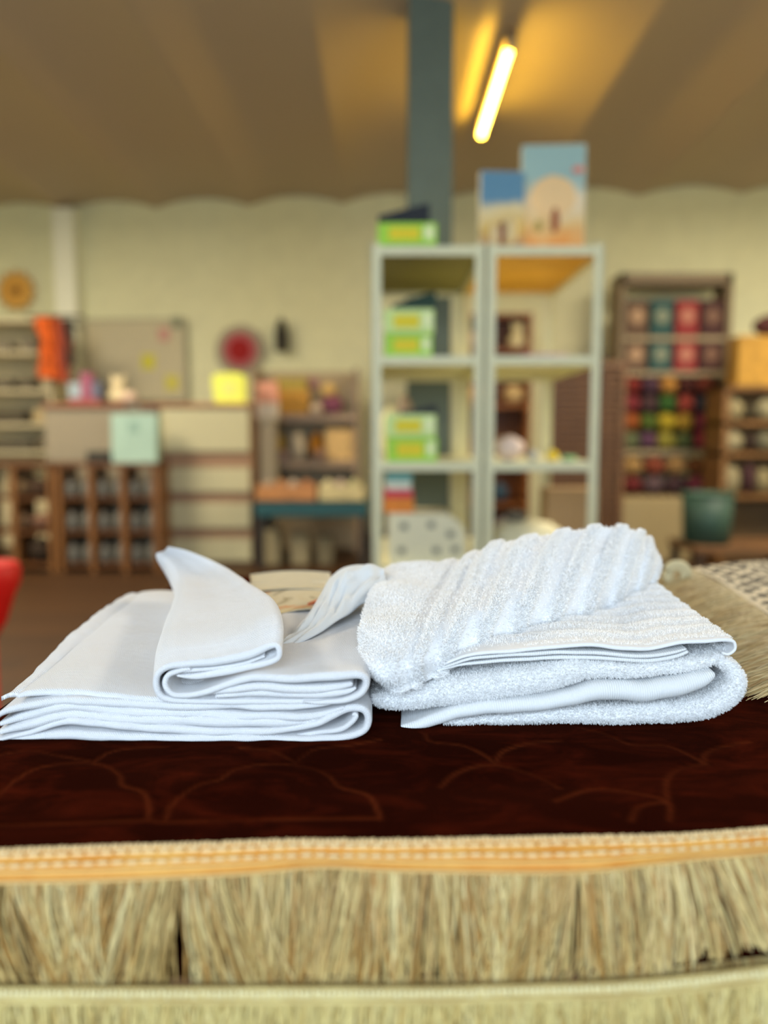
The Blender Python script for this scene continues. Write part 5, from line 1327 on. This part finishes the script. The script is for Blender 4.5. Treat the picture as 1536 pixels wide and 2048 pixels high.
# far right shelves
Yf = 5.9
p0, p1 = W(1448, 900, Yf), W(1640, 900, Yf); wd = p1.x - p0.x
t = thing('wooden_shelf_unit', 'brown wooden shelf unit at the right edge with jars and a yellow box', 'shelving', ((p0.x + p1.x) / 2, Yf + .2, 0)); MWS = wood((130, 92, 52), 5, 'X', 'right_shelf_wood')
lev = [W(1500, y, Yf).z for y in (772, 842, 905, 990)]
for zz in lev: MB().box((0, 0, zz - .015), (wd, .34, .03)).build('shelf', MWS, t)
for s in (-1, 1): MB().box((s * (wd / 2 - .02), 0, lev[0] / 2), (.04, .34, lev[0] + .02)).build('side_panel', MWS, t)
MB().box((0, .165, lev[0] / 2), (wd, .01, lev[0])).build('back_panel', M((120, 96, 64), .8), t)
def onf(name, label, px, zz, w_, h, c, cat, blob=True, seed=1):
    if blob: return lumpy(name, label, cat, (W(px, 900, Yf + .08).x, Yf + .1, zz + .001), (w_, .14, h), M(tuple(int(v * .68) for v in c), .85), 'goods on the far right shelves', seed, .12)
    o = MB().box((0, 0, h / 2), (w_, .18, h), .01).build(name, M(c, .8, var=.25, scale=14)); o.location = (W(px, 900, Yf + .08).x, Yf + .12, zz + .001); return tag(o, label, cat, 'goods on the far right shelves')
onf('yellow_carton', 'large mustard yellow carton on top of the right wooden shelves', 1508, lev[0], .36, .38, (172, 130, 50), 'carton', False)
onf('red_hat', 'dark red round hat on the mustard yellow carton', 1530, lev[0] + .381, .26, .16, (96, 34, 28), 'hat', True, 2)
for i, (px, l, w_, h, c, nm) in enumerate([(1466, 1, .15, .17, (206, 190, 140), 'cream jar on the left'), (1528, 1, .14, .17, (206, 196, 152), 'cream jar on the right'), (1498, 1, .08, .13, (96, 84, 56), 'olive jar in the middle'), (1464, 2, .17, .16, (214, 200, 156), 'pale bowl on the left'), (1500, 2, .09, .14, (70, 44, 30), 'dark brown pot in the middle'), (1530, 2, .14, .16, (150, 146, 116), 'grey bowl on the right'), (1465, 3, .15, .22, (206, 192, 146), 'cream jug on the left'), (1500, 3, .09, .24, (96, 50, 60), 'plum vase in the middle'), (1530, 3, .13, .2, (196, 180, 130), 'straw pot on the right')]):
    onf('jar', '%s, %s board of the right wooden shelves' % (nm, ['', 'second', 'third', 'lowest'][l]), px, lev[l], w_, h, c, 'jar', True, i)
t = thing('bin', 'dark teal bin on the floor at the right', 'bin', (W(1432, 900, 5.1).x, 5.2, .27)); h = .34
mb = MB(); mb.lathe((0, 0, 0), [(.13, 0), (.15, .01), (.165, h), (.155, h), (.14, .03)], 28); mb.build('bin_body', M((36, 66, 56), .6), t, True)
mb = MB(); mb.lathe((0, 0, 0), [(.165, h - .02), (.172, h - .015), (.172, h), (.155, h + .004), (.153, h - .02)], 28); mb.build('rim', M((48, 80, 66), .6), t, True)
t = thing('low_table', 'low dark brown table carrying the teal bin at the right', 'table', (W(1500, 900, 5.1).x, 5.2, 0))
MB().box((0, 0, .25), (.78, .5, .04), .004).build('tabletop', wood((110, 78, 50), 5, 'X', 'low_table_wood'), t)
for sx in (-1, 1):
    for sy in (-1, 1): MB().box((sx * .35, sy * .21, .115), (.05, .05, .23)).build('leg', M((60, 42, 26), .6), t)
# red chair at the left edge
t = thing('red_stool', 'bright red pedestal stool cut off by the left photo edge', 'stool', (W(-48, 1200, 2.3).x, 2.35, 0)); MRD_ = M((206, 16, 10), .5)
mb = MB(); mb.lathe((0, 0, 0), [(.03, .37), (.06, .42), (.085, .50), (.105, .545), (.108, .585), (.10, .605), (.09, .607)], 28); mb.build('seat', MRD_, t, True)
mb = MB(); mb.lathe((0, 0, 0), [(.035, .03), (.028, .1), (.028, .37)], 20); mb.build('stem', MRD_, t, True)
mb = MB(); mb.lathe((0, 0, 0), [(.17, 0), (.17, .02), (.05, .05), (.03, .06)], 28); mb.build('base', MRD_, t, True)
